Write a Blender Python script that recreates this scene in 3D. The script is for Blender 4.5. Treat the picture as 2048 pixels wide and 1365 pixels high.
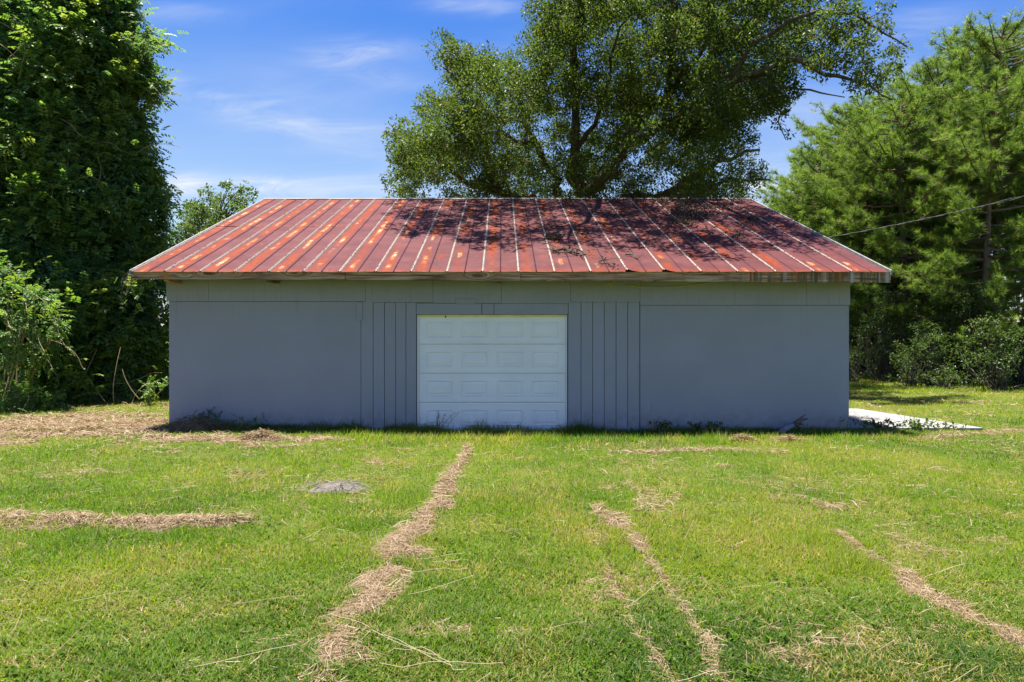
import bpy, math, random
import numpy as np
from mathutils import Vector, Matrix

for o in list(bpy.data.objects):
    bpy.data.objects.remove(o)
scene = bpy.context.scene
COL = scene.collection
rng = np.random.default_rng(7)
random.seed(7)
R = math.radians

# ------------------------------------------------------------------ camera
F = 1365.0            # focal length in photograph pixels
CX, CY = 1004.0, 682.5
CAMZ = 1.64
cam_d = bpy.data.cameras.new("camera")
cam = bpy.data.objects.new("camera", cam_d)
COL.objects.link(cam)
cam.location = (0, 0, CAMZ)
cam.rotation_euler = (R(90), 0, 0)
cam_d.sensor_width = 36.0
cam_d.lens = 36.0 * F / 2048.0
cam_d.shift_x = (1024 - CX) / 2048.0
cam_d.clip_start = 0.05
cam_d.clip_end = 6000
scene.camera = cam

# ------------------------------------------------------------------ light
SUN_DIR = Vector((-0.14, 0.09, 1.0)).normalized()      # towards the sun
SUN_EL = math.asin(SUN_DIR.z)
SUN_AZ = math.atan2(SUN_DIR.x, SUN_DIR.y)              # from +Y towards +X
sd = bpy.data.lights.new("sun", 'SUN')
sd.energy = 5.0
sd.angle = R(0.5)
sd.color = (1.0, 0.95, 0.87)
sun = bpy.data.objects.new("sun", sd)
COL.objects.link(sun)
sun.rotation_euler = (-SUN_DIR).to_track_quat('-Z', 'Y').to_euler()
sun.location = (0, 0, 40)

SKY_STRENGTH = 0.10
scene.view_settings.view_transform = 'Standard'
scene.view_settings.look = 'None'
scene.view_settings.gamma = 1
scene.view_settings.use_curve_mapping = False
scene.view_settings.exposure = 1.7


# ------------------------------------------------------------------ node helper
class NT:
    def __init__(s, tree):
        s.t = tree
        tree.nodes.clear()

    def n(s, typ, **kw):
        nd = s.t.nodes.new(typ)
        for k, v in kw.items():
            if k.startswith('i_'):
                key = k[2:]
                key = int(key) if key.isdigit() else key.replace('_', ' ')
                s.set(nd, key, v)
            else:
                setattr(nd, k, v)
        return nd

    def set(s, nd, key, v):
        sock = nd.inputs[key]
        if isinstance(v, bpy.types.NodeSocket):
            s.t.links.new(v, sock)
        elif isinstance(v, bpy.types.Node):
            s.t.links.new(v.outputs[0], sock)
        else:
            if isinstance(v, (tuple, list)) and len(v) == 3 and len(sock.default_value) == 4:
                v = (*v, 1)
            sock.default_value = v

    def math(s, op, a, b=None, c=None, clamp=False):
        nd = s.t.nodes.new('ShaderNodeMath')
        nd.operation = op
        nd.use_clamp = clamp
        s.set(nd, 0, a)
        if b is not None: s.set(nd, 1, b)
        if c is not None: s.set(nd, 2, c)
        return nd.outputs[0]

    def mix(s, f, a, b, blend='MIX'):
        nd = s.t.nodes.new('ShaderNodeMixRGB')
        nd.blend_type = blend
        s.set(nd, 0, f); s.set(nd, 1, a); s.set(nd, 2, b)
        return nd.outputs[0]

    def ramp(s, f, stops, interp='LINEAR'):
        nd = s.t.nodes.new('ShaderNodeValToRGB')
        cr = nd.color_ramp
        cr.interpolation = interp
        while len(cr.elements) < len(stops):
            cr.elements.new(0.5)
        for e, (p, c) in zip(cr.elements, stops):
            e.position = p
            if isinstance(c, (int, float)): c = (c, c, c)
            e.color = (*c[:3], 1)
        s.set(nd, 0, f)
        return nd.outputs[0]

    def step(s, v, lo, hi):
        nd = s.t.nodes.new('ShaderNodeMapRange')
        nd.interpolation_type = 'SMOOTHSTEP'
        s.set(nd, 0, v); s.set(nd, 1, lo); s.set(nd, 2, hi)
        return nd.outputs[0]

    def noise(s, vec, scale, detail=4, rough=0.55, dist=0.0):
        nd = s.t.nodes.new('ShaderNodeTexNoise')
        s.set(nd, 'Scale', scale); s.set(nd, 'Detail', detail)
        s.set(nd, 'Roughness', rough); s.set(nd, 'Distortion', dist)
        if vec is not None: s.set(nd, 'Vector', vec)
        return nd.outputs[0]

    def mapping(s, vec, scale=(1, 1, 1), loc=(0, 0, 0), rot=(0, 0, 0)):
        nd = s.t.nodes.new('ShaderNodeMapping')
        s.set(nd, 'Vector', vec); s.set(nd, 'Scale', scale)
        s.set(nd, 'Location', loc); s.set(nd, 'Rotation', rot)
        return nd.outputs[0]


# ------------------------------------------------------------------ world: sky and cirrus
world = bpy.data.worlds.new("World")
scene.world = world
world.use_nodes = True
w = NT(world.node_tree)
sky = w.n('ShaderNodeTexSky')
sky.sky_type = 'NISHITA'
sky.sun_disc = False
sky.sun_elevation = SUN_EL
sky.sun_rotation = SUN_AZ
sky.altitude = 0
sky.air_density = 1.0
sky.dust_density = 0.6
sky.ozone_density = 2.5
hs = w.n('ShaderNodeHueSaturation', i_Saturation=1.15, i_Value=1.0)
w.set(hs, 'Color', sky.outputs[0])
tc = w.n('ShaderNodeTexCoord')
gen = tc.outputs['Generated']
sep = w.n('ShaderNodeSeparateXYZ', i_0=gen)
# deep summer blue: a colour response curve on the sky's three channels, then pale haze towards the horizon
sc_ = w.n('ShaderNodeSeparateColor'); w.set(sc_, 0, hs.outputs[0])
cc_ = w.n('ShaderNodeCombineColor')
for ch, (gain, pw, k) in enumerate(((0.189, 1.7, 0.90), (0.204, 1.35, 0.63), (0.296, 0.5, 0.60))):
    x_ = w.math('POWER', w.math('MULTIPLY', sc_.outputs[ch], gain), pw)
    w.set(cc_, ch, w.math('MULTIPLY', x_, k / 0.255))
haze_f = w.math('MULTIPLY', w.step(sep.outputs[2], .46, .12), .38)
tint = w.mix(haze_f, cc_.outputs[0], (2.55, 2.75, 3.05))
yy = w.math('MAXIMUM', sep.outputs[1], 0.02)
gx = w.math('DIVIDE', sep.outputs[0], yy)
gz = w.math('DIVIDE', sep.outputs[2], yy)
front = w.step(sep.outputs[1], 0.1, 0.35)
# cirrus all over the sky, laid on a high flat layer
zz = w.math('ADD', w.math('MAXIMUM', sep.outputs[2], 0.0), 0.12)
pl = w.n('ShaderNodeCombineXYZ')
w.set(pl, 0, w.math('DIVIDE', sep.outputs[0], zz)); w.set(pl, 1, w.math('DIVIDE', sep.outputs[1], zz))
streak = w.noise(w.mapping(pl.outputs[0], (0.55, 1.5, 1), rot=(0, 0, R(20))), 1.3, 7, 0.55, 0.8)
big = w.noise(w.mapping(pl.outputs[0], (0.3, 0.5, 1), loc=(3, 1.4, 0)), 1.0, 3)
cir = w.math('MULTIPLY', w.step(streak, 0.42, 0.85), w.step(big, 0.42, 0.7))
cir = w.math('MULTIPLY', cir, 0.55)
gv = w.n('ShaderNodeCombineXYZ'); w.set(gv, 0, gx); w.set(gv, 1, gz)
fine = w.noise(w.mapping(gv.outputs[0], (3.2, 13.0, 1), rot=(0, 0, R(10))), 2.2, 9, 0.62, 0.7)
fine = w.step(fine, 0.28, 0.78)
WISPS = [(705, 108, 95, 26, -6, .62), (775, 160, 70, 17, 4, .34), (945, 10, 95, 20, 3, .5), (380, 180, 110, 20, 14, .35),
         (520, 222, 150, 34, 12, .34), (660, 262, 170, 42, 14, .36), (365, 371, 50, 18, -4, 1.7), (500, 374, 85, 16, 0, 1.2), (700, 378, 200, 30, 0, .5),
         (1548, 370, 60, 32, -8, 2.6), (1650, 235, 150, 30, 3, .26), (1830, 45, 100, 30, -12, .3), (1850, 145, 120, 40, -14, .33),
         (360, 25, 120, 26, 5, .22), (1620, 330, 120, 50, 0, .3), (330, 400, 140, 40, 0, .3)]
total = cir
for px, py, rx, ry, ang, st in WISPS:
    a = R(-ang)
    u0, v0 = (px - CX) / F, (CY - py) / F
    du = w.math('SUBTRACT', gx, u0); dv = w.math('SUBTRACT', gz, v0)
    ca, sa = math.cos(a), math.sin(a)
    e1 = w.math('ADD', w.math('MULTIPLY', du, ca * F / rx), w.math('MULTIPLY', dv, sa * F / rx))
    e2 = w.math('ADD', w.math('MULTIPLY', du, -sa * F / ry), w.math('MULTIPLY', dv, ca * F / ry))
    r2 = w.math('ADD', w.math('MULTIPLY', e1, e1), w.math('MULTIPLY', e2, e2))
    g = w.math('EXPONENT', w.math('MULTIPLY', r2, -1.0))
    g = w.math('MULTIPLY', w.math('MULTIPLY', g, st), w.math('MULTIPLY', fine, front))
    total = w.math('ADD', total, g)
total = w.math('MINIMUM', total, 0.9)
cloudcol = w.mix(total, tint, (2.85, 2.95, 3.1))
bg = w.n('ShaderNodeBackground', i_Strength=SKY_STRENGTH)
w.set(bg, 'Color', cloudcol)
wo = w.n('ShaderNodeOutputWorld')
w.t.links.new(bg.outputs[0], wo.inputs[0])


# ------------------------------------------------------------------ mesh helpers
class MB:
    """collects vertices / faces / one random value per vertex, builds ONE mesh"""
    def __init__(s):
        s.v, s.q, s.t, s.a, s.n = [], [], [], [], 0

    def add(s, v, quads=None, tris=None, a=None):
        v = np.asarray(v, dtype=np.float32).reshape(-1, 3)
        s.v.append(v)
        if quads is not None and len(quads): s.q.append(np.asarray(quads, dtype=np.int32).reshape(-1, 4) + s.n)
        if tris is not None and len(tris): s.t.append(np.asarray(tris, dtype=np.int32).reshape(-1, 3) + s.n)
        if a is None: a = 0.5
        s.a.append(np.broadcast_to(np.asarray(a, dtype=np.float32), (len(v),)).copy())
        s.n += len(v)
        return s

    def mesh(s, name, mat, smooth=False):
        me = bpy.data.meshes.new(name)
        v = np.concatenate(s.v)
        q = np.concatenate(s.q) if s.q else np.zeros((0, 4), np.int32)
        t = np.concatenate(s.t) if s.t else np.zeros((0, 3), np.int32)
        me.vertices.add(len(v))
        me.vertices.foreach_set('co', v.ravel())
        idx = np.concatenate([q.ravel(), t.ravel()])
        me.loops.add(len(idx))
        me.loops.foreach_set('vertex_index', idx)
        nf = len(q) + len(t)
        me.polygons.add(nf)
        starts = np.concatenate([np.arange(len(q)) * 4, len(q) * 4 + np.arange(len(t)) * 3]).astype(np.int32)
        me.polygons.foreach_set('loop_start', starts)
        me.polygons.foreach_set('use_smooth', np.full(nf, bool(smooth)))
        me.update(calc_edges=True)
        at = me.attributes.new('rnd', 'FLOAT', 'POINT')
        at.data.foreach_set('value', np.concatenate(s.a))
        me.validate()
        if mat: me.materials.append(mat)
        return me

    def build(s, name, mat, parent=None, smooth=False):
        o = bpy.data.objects.new(name, s.mesh(name, mat, smooth))
        COL.objects.link(o)
        if parent: o.parent = parent
        return o

    def box(s, x0, x1, y0, y1, z0, z1, bev=0.0, a=None):
        if bev <= 0:
            v = [(x, y, z) for x in (x0, x1) for y in (y0, y1) for z in (z0, z1)]
            q = [(0, 1, 3, 2), (4, 6, 7, 5), (0, 4, 5, 1), (2, 3, 7, 6), (0, 2, 6, 4), (1, 5, 7, 3)]
            return s.add(v, q, a=a)
        b = bev     # bevel on the front (-Y) rim only
        v = [(x0, y1, z0), (x1, y1, z0), (x1, y1, z1), (x0, y1, z1),
             (x0, y0 + b, z0), (x1, y0 + b, z0), (x1, y0 + b, z1), (x0, y0 + b, z1),
             (x0 + b, y0, z0 + b), (x1 - b, y0, z0 + b), (x1 - b, y0, z1 - b), (x0 + b, y0, z1 - b)]
        q = [(0, 3, 2, 1)]
        for i in range(4):
            j = (i + 1) % 4
            q.append((i, j, 4 + j, 4 + i)); q.append((4 + i, 4 + j, 8 + j, 8 + i))
        q.append((8, 9, 10, 11))
        return s.add(v, q, a=a)

    def tube(s, pts, radii, sides=6, a=None, cap=True, rough=0.0):
        pts = np.asarray(pts, float); n = len(pts)
        radii = np.broadcast_to(np.asarray(radii, float), (n,))
        tan = np.gradient(pts, axis=0)
        tan /= np.linalg.norm(tan, axis=1)[:, None] + 1e-9
        ref = np.array([0.31, 0.17, 0.93]) if abs(tan[0, 2]) < 0.9 else np.array([0.9, 0.3, 0.1])
        u = np.cross(tan, ref); u /= np.linalg.norm(u, axis=1)[:, None] + 1e-9
        vv = np.cross(tan, u)
        ang = np.arange(sides) * 2 * math.pi / sides
        rr = radii[:, None] * (1 + (rng.normal(0, rough, (n, sides)) if rough else 0))
        ring = pts[:, None, :] + rr[:, :, None] * (np.cos(ang)[None, :, None] * u[:, None, :] + np.sin(ang)[None, :, None] * vv[:, None, :])
        v = ring.reshape(-1, 3)
        i = np.arange(n - 1)[:, None] * sides; j = np.arange(sides)[None, :]; k = (j + 1) % sides
        q = np.stack([i + j, i + k, i + sides + k, i + sides + j], -1).reshape(-1, 4)
        t = None
        if cap:
            v = np.concatenate([v, pts[:1], pts[-1:]])
            c0, c1 = n * sides, n * sides + 1
            jj = np.arange(sides); kk = (jj + 1) % sides
            t = np.concatenate([np.stack([kk, jj, np.full(sides, c0)], -1),
                                np.stack([(n - 1) * sides + jj, (n - 1) * sides + kk, np.full(sides, c1)], -1)])
        return s.add(v, q, t, a)

    def scatter(s, tv, tq, tt, pos, frames, scale, a):
        """copies of a template, as plain geometry"""
        N, V = len(pos), len(tv)
        scale = np.asarray(scale, float)
        sc = scale[:, None, None] if scale.ndim == 1 else scale[:, None, :]
        loc = tv[None] * sc
        v = np.einsum('nvk,nkj->nvj', loc, frames) + pos[:, None, :]
        off = (np.arange(N) * V)[:, None, None]
        q = (tq[None] + off).reshape(-1, 4) if tq is not None and len(tq) else None
        t = (tt[None] + off).reshape(-1, 3) if tt is not None and len(tt) else None
        a = np.asarray(a, dtype=np.float32)
        aa = np.repeat(a, V) if a.ndim == 1 else a.ravel()
        return s.add(v.reshape(-1, 3), q, t, aa)


def frames(fwd, up):
    """rows are the local X (forward), Y (side) and Z (normal) axes"""
    f = fwd / (np.linalg.norm(fwd, axis=1)[:, None] + 1e-9)
    y = np.cross(up, f); y /= np.linalg.norm(y, axis=1)[:, None] + 1e-9
    z = np.cross(f, y)
    return np.stack([f, y, z], 1)


def unit(n):
    v = rng.normal(size=(n, 3))
    return v / np.linalg.norm(v, axis=1)[:, None]


class Noise2:
    def __init__(s, seed):
        s.l = np.random.default_rng(seed).random((128, 128))

    def __call__(s, x, y, scale=1.0):
        x = np.asarray(x, float) * scale; y = np.asarray(y, float) * scale
        xi = np.floor(x).astype(int); yi = np.floor(y).astype(int)
        fx = x - xi; fy = y - yi
        fx = fx * fx * (3 - 2 * fx); fy = fy * fy * (3 - 2 * fy)
        g = lambda a, b: s.l[a % 128, b % 128]
        return (g(xi, yi) * (1 - fx) * (1 - fy) + g(xi + 1, yi) * fx * (1 - fy) + g(xi, yi + 1) * (1 - fx) * fy + g(xi + 1, yi + 1) * fx * fy)

    def fbm(s, x, y, scale=1.0):
        return (s(x, y, scale) * .5 + s(x + 7.3, y + 3.1, scale * 2.1) * .3 + s(x + 1.7, y + 9.2, scale * 4.3) * .2)


NZ = Noise2(3); NZ2 = Noise2(11); NZ3 = Noise2(23)


def empty(name, loc=(0, 0, 0), rz=0):
    o = bpy.data.objects.new(name, None)
    COL.objects.link(o)
    o.location = loc; o.rotation_euler = (0, 0, rz)
    o.empty_display_size = 0.2
    return o


def tag(o, label=None, cat=None, group=None, kind=None):
    if label: o['label'] = label
    if cat: o['category'] = cat
    if group: o['group'] = group
    if kind: o['kind'] = kind
    return o


def P(px, py, y):
    """a point seen at photograph pixel (px, py) at distance y"""
    return np.array([(px - CX) / F * y, y, CAMZ + (CY - py) / F * y])


def G(px, py):
    y = CAMZ * F / (py - CY)
    return ((px - CX) / F * y, y)


def mat(name):
    m = bpy.data.materials.new(name)
    m.use_nodes = True
    return m, NT(m.node_tree)


def out(nt, shader, disp=None):
    o = nt.n('ShaderNodeOutputMaterial')
    nt.t.links.new(shader, o.inputs[0])


def bump(nt, h, strength=0.3, dist=0.02):
    b = nt.n('ShaderNodeBump', i_Strength=strength, i_Distance=dist)
    nt.set(b, 'Height', h)
    return b.outputs[0]


def principled(nt, col, rough=0.7, normal=None, spec=0.3, metal=0.0):
    p = nt.n('ShaderNodeBsdfPrincipled')
    nt.set(p, 'Base Color', col); nt.set(p, 'Roughness', rough)
    nt.set(p, 'Specular IOR Level', spec); nt.set(p, 'Metallic', metal)
    if normal is not None: nt.set(p, 'Normal', normal)
    return p.outputs[0]


def leaf_mat(name, stops, trans=0.4, tcol=1.5, rough=0.5, spec=0.35):
    m, nt = mat(name)
    at = nt.n('ShaderNodeAttribute', attribute_name='rnd')
    c = nt.ramp(at.outputs['Fac'], stops)
    p = principled(nt, c, rough, spec=spec)
    tr = nt.n('ShaderNodeBsdfTranslucent')
    nt.set(tr, 'Color', nt.mix(1.0, c, (tcol * 1.02, tcol * 1.08, tcol * 0.55), 'MULTIPLY'))
    mx = nt.n('ShaderNodeMixShader', i_0=trans)
    nt.t.links.new(p, mx.inputs[1]); nt.t.links.new(tr.outputs[0], mx.inputs[2])
    out(nt, mx.outputs[0])
    return m


# ------------------------------------------------------------------ materials
def m_paint():
    m, nt = mat('grey_blue_paint')
    g = nt.n('ShaderNodeNewGeometry').outputs['Position']
    oi = nt.n('ShaderNodeObjectInfo').outputs['Random']
    n1 = nt.noise(g, 0.9, 5)
    n2 = nt.noise(nt.mapping(g, (2, 2, 26)), 3.0, 4)
    n3 = nt.noise(nt.mapping(g, (14, 14, 0.7)), 2.0, 4)
    c = nt.ramp(n1, [(0.3, (.242, .256, .308)), (0.7, (.274, .290, .345))])
    c = nt.mix(nt.math('MULTIPLY', nt.step(n3, .5, .8), .30), c, (.27, .285, .31))
    c = nt.mix(nt.math('MULTIPLY', oi, .30), c, (.25, .255, .25))
    sp = nt.n('ShaderNodeSeparateXYZ', i_0=g)
    low = nt.math('MULTIPLY', nt.step(sp.outputs[2], .55, .0), nt.step(nt.noise(g, 7, 5), .30, .7))
    c = nt.mix(nt.math('MULTIPLY', low, .6), c, (.14, .13, .10))
    run = nt.math('MULTIPLY', nt.step(nt.noise(nt.mapping(g, (9, 9, .35)), 2.0, 5, .6), .56, .74), nt.step(sp.outputs[2], 1.3, 2.8))
    c = nt.mix(nt.math('MULTIPLY', run, .35), c, (.13, .14, .14))
    patch = nt.step(nt.noise(g, 1.1, 2), .56, .60)
    c = nt.mix(nt.math('MULTIPLY', patch, .18), c, (.20, .225, .26))
    scuff = nt.step(nt.noise(nt.mapping(g, (1, 1, 3)), 5.5, 6, .6), .72, .78)
    c = nt.mix(nt.math('MULTIPLY', scuff, .25), c, (.11, .12, .13))
    h = nt.math('ADD', nt.math('MULTIPLY', n2, .6), nt.math('MULTIPLY', nt.noise(g, 60, 3), .5))
    out(nt, principled(nt, c, .62, bump(nt, h, .35, .006), .35))
    return m


def m_doorwhite():
    m, nt = mat('white_door_paint')
    g = nt.n('ShaderNodeNewGeometry').outputs['Position']
    n = nt.noise(g, 1.6, 5)
    c = nt.ramp(n, [(.3, (.70, .72, .73)), (.7, (.77, .79, .80))])
    sp = nt.n('ShaderNodeSeparateXYZ', i_0=g)
    low = nt.math('MULTIPLY', nt.step(sp.outputs[2], .5, 0.0), nt.step(nt.noise(nt.mapping(g, (3, 3, 1)), 4, 5), .35, .7))
    c = nt.mix(nt.math('MULTIPLY', low, .3), c, (.36, .34, .25))
    spots = nt.step(nt.noise(g, 14, 3), .76, .8)
    c = nt.mix(nt.math('MULTIPLY', spots, .5), c, (.2, .19, .15))
    out(nt, principled(nt, c, .45, bump(nt, nt.noise(nt.mapping(g, (4, 4, 50)), 6, 3), .08, .004), .4))
    return m


def m_roof(name, lit):
    """rusted red paint on 5V crimp sheets; local X runs across the sheet, local Y up the slope"""
    m, nt = mat(name)
    tcn = nt.n('ShaderNodeTexCoord').outputs['Object']
    pos = nt.n('ShaderNodeNewGeometry').outputs['Position']
    oi = nt.n('ShaderNodeObjectInfo').outputs['Random']
    sp = nt.n('ShaderNodeSeparateXYZ', i_0=tcn)
    u, v = sp.outputs[0], sp.outputs[1]
    sv = nt.n('ShaderNodeCombineXYZ')
    nt.set(sv, 0, u); nt.set(sv, 1, v); nt.set(sv, 2, nt.math('MULTIPLY', oi, 57.0))
    q = sv.outputs[0]
    base = nt.ramp(nt.noise(q, 2.2, 6, .6), [(.25, (.066, .0205, .0205)), (.5, (.090, .029, .030)), (.75, (.116, .042, .044))])
    base = nt.mix(nt.math('MULTIPLY', nt.step(nt.noise(nt.mapping(q, (9, .5, 1)), 2.5, 5), .45, .8), .45), base, (0.1048, 0.0338, 0.0338))
    # rust bleeding down one half of each sheet, brightest in patches
    ofs = nt.math('ADD', .155, nt.math('MULTIPLY', nt.math('SUBTRACT', nt.noise(nt.mapping(q, (0, .8, 1)), 1.3, 2), .5), .10))
    d = nt.math('ABSOLUTE', nt.math('SUBTRACT', u, ofs))
    band = nt.step(d, .13, .03)
    along = nt.noise(nt.mapping(q, (.6, 1, 1)), .95, 3, .5)
    side = nt.step(nt.n('ShaderNodeSeparateXYZ', i_0=pos).outputs[0], 3.5, -5.5)
    amt = nt.math('ADD', along, nt.math('MULTIPLY', side, .17))
    rust = nt.math('MULTIPLY', band, nt.step(amt, .39, .66))
    rust = nt.math('MULTIPLY', rust, nt.step(nt.noise(nt.mapping(q, (14, 2, 1)), 2.2, 6, .65), .2, .55))
    rust2 = nt.math('MULTIPLY', nt.step(nt.math('ABSOLUTE', nt.math('SUBTRACT', u, .45)), .12, .02), nt.step(nt.noise(nt.mapping(q, (3, 1, 1), loc=(5, 2, 0)), 1.5, 5), .58, .74))
    rust = nt.math('MAXIMUM', rust, nt.math('MULTIPLY', rust2, .7))
    eave = nt.math('MULTIPLY', nt.step(v, .28, .0), nt.step(nt.noise(nt.mapping(q, (12, 1, 1)), 2, 4), .35, .6))
    rust = nt.math('MAXIMUM', rust, nt.math('MULTIPLY', eave, .75))
    c = nt.mix(rust, base, nt.ramp(nt.noise(q, 16, 5), [(.3, (0.1370, 0.0194, 0.0040)), (.7, (0.2176, 0.0403, 0.0065))]))
    core = nt.math('MULTIPLY', nt.step(d, .055, .018), nt.step(nt.math('ADD', nt.noise(nt.mapping(q, (1.5, 1.2, 1), loc=(9, 3, 0)), 1.7, 3), nt.math('MULTIPLY', side, .10)), .585, .76))
    core = nt.math('MULTIPLY', core, nt.step(nt.noise(q, 20, 4), .25, .55))
    c = nt.mix(core, c, nt.mix(nt.step(nt.noise(q, 5, 3), .45, .6), (0.3385, 0.1370, 0.0322), (0.4030, 0.2902, 0.1612)))
    # ribs: paint worn to pale metal along the double seam
    ribd = nt.math('ABSOLUTE', nt.math('SUBTRACT', u, 0.003))
    chip = nt.noise(nt.mapping(q, (3, 1, 1)), 11, 6, .65)
    rib = nt.math('MULTIPLY', nt.step(nt.math('ADD', ribd, nt.math('MULTIPLY', nt.math('SUBTRACT', chip, .5), .03)), .023, .016), nt.step(chip, .35, .47))
    c = nt.mix(rib, c, nt.mix(nt.noise(q, 30, 4), (.22, .19, .155), (.40, .355, .30)))
    mid = nt.math('MULTIPLY', nt.step(nt.math('ABSOLUTE', nt.math('SUBTRACT', u, .308)), .012, .006), nt.step(chip, .3, .5))
    c = nt.mix(nt.math('MULTIPLY', mid, .8), c, (0.0403, 0.0146, 0.0146))
    # dark blotches, denser towards the right of the roof
    blotch = nt.math('MULTIPLY', nt.step(nt.n('ShaderNodeSeparateXYZ', i_0=pos).outputs[0], -3.5, 1.0), nt.step(nt.noise(pos, 3.2, 7, .65), .45, .7))
    c = nt.mix(nt.math('MULTIPLY', blotch, .30), c, (0.0363, 0.0177, 0.0161))
    h = nt.noise(nt.mapping(q, (1, .4, 1)), 4, 3)
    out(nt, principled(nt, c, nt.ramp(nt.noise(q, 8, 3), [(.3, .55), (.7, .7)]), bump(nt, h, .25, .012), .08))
    return m


def m_fascia():
    m, nt = mat('weathered_pine_board')
    g = nt.n('ShaderNodeNewGeometry').outputs['Position']
    oi = nt.n('ShaderNodeObjectInfo').outputs['Random']
    cv = nt.n('ShaderNodeVectorMath', operation='ADD'); nt.set(cv, 0, g)
    cb = nt.n('ShaderNodeCombineXYZ'); nt.set(cb, 2, nt.math('MULTIPLY', oi, 9)); nt.set(cv, 1, cb.outputs[0])
    q = cv.outputs[0]
    vor = nt.n('ShaderNodeTexVoronoi', i_Scale=1.0); nt.set(vor, 'Vector', nt.mapping(g, (1.25, 0, 4.2)))
    kd = vor.outputs['Distance']
    knot = nt.step(kd, .16, .07)
    warp = nt.math('MULTIPLY', nt.step(kd, .45, .05), .35)
    gv = nt.n('ShaderNodeVectorMath', operation='ADD'); nt.set(gv, 0, q)
    cc = nt.n('ShaderNodeCombineXYZ'); nt.set(cc, 2, warp); nt.set(gv, 1, cc.outputs[0])
    gr = nt.noise(nt.mapping(gv.outputs[0], (.8, 1, 17)), 1.6, 6, .62)
    c = nt.ramp(gr, [(.36, (.085, .045, .018)), (.5, (.30, .185, .09)), (.62, (.46, .34, .20))])
    c = nt.mix(nt.math('MULTIPLY', nt.step(nt.noise(nt.mapping(g, (.5, 1, 8)), 2, 4), 0.45, .7), .22), c, (0.2712, 0.2342, 0.1849))
    c = nt.mix(knot, c, (0.1232, 0.0616, 0.0345))
    sp = nt.n('ShaderNodeSeparateXYZ', i_0=g)
    drip = nt.noise(nt.mapping(g, (5.2, 1, .25)), 1.5, 5, .6)
    right = nt.step(sp.outputs[0], 3.7, 4.2)
    c = nt.mix(nt.math('MULTIPLY', right, nt.step(drip, .42, .62)), c, (0.0925, 0.0616, 0.0247))
    c = nt.mix(nt.math('MULTIPLY', right, nt.step(nt.noise(nt.mapping(g, (4.1, 1, .2), loc=(3, 0, 0)), 1.7, 4), .55, .68)), c, (0.3697, 0.3574, 0.3205))
    c = nt.mix(nt.math('MULTIPLY', right, nt.step(nt.noise(nt.mapping(g, (6.1, 1, .2), loc=(8, 0, 0)), 1.7, 4), .58, .68)), c, (0.2958, 0.1232, 0.0247))
    topd = nt.math('MULTIPLY', nt.step(drip, .5, .75), .5)
    c = nt.mix(nt.math('MULTIPLY', topd, nt.step(sp.outputs[0], -2.0, 2.5)), c, (0.1232, 0.0925, 0.0493))
    c = nt.mix(nt.step(nt.math('ABSOLUTE', nt.math('SUBTRACT', sp.outputs[0], -5.83)), .055, .025), c, (0.3697, 0.1849, 0.0493))
    out(nt, principled(nt, c, .8, bump(nt, gr, .5, .006), .2))
    return m


def m_simple(name, c0, c1, scale=4, rough=.8, bumps=.3, bdist=.01, spec=.25, stretch=(1, 1, 1)):
    m, nt = mat(name)
    g = nt.n('ShaderNodeTexCoord').outputs['Object']
    n = nt.noise(nt.mapping(g, stretch), scale, 6, .6)
    c = nt.ramp(n, [(.3, c0), (.7, c1)])
    out(nt, principled(nt, c, rough, bump(nt, n, bumps, bdist), spec))
    return m


def m_concrete():
    m, nt = mat('pale_concrete')
    g = nt.n('ShaderNodeNewGeometry').outputs['Position']
    n = nt.noise(g, 2.2, 7, .6)
    c = nt.ramp(n, [(.3, (0.2040, 0.2040, 0.1972)), (.7, (0.2448, 0.2448, 0.2380))])
    st = nt.step(nt.noise(g, 5, 5), .6, .75)
    c = nt.mix(nt.math('MULTIPLY', st, .3), c, (0.1904, 0.1768, 0.1496))
    vo = nt.n('ShaderNodeTexVoronoi', i_Scale=.8); vo.feature = 'DISTANCE_TO_EDGE'
    wv = nt.n('ShaderNodeVectorMath', operation='ADD'); nt.set(wv, 0, g)
    wn = nt.n('ShaderNodeTexNoise'); nt.set(wn, 'Scale', 3.0); nt.set(wn, 'Vector', g); nt.set(wv, 1, wn.outputs[1])
    nt.set(vo, 'Vector', wv.outputs[0])
    c = nt.mix(nt.math('MULTIPLY', nt.step(vo.outputs[0], .012, .004), .7), c, (.10, .095, .085))
    c = nt.mix(nt.math('MULTIPLY', nt.step(nt.noise(g, 1.2, 6, .65), .52, .68), .4), c, (.19, .18, .155))
    out(nt, principled(nt, c, .85, bump(nt, nt.noise(g, 40, 4), .2, .004), .2))
    return m


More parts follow.
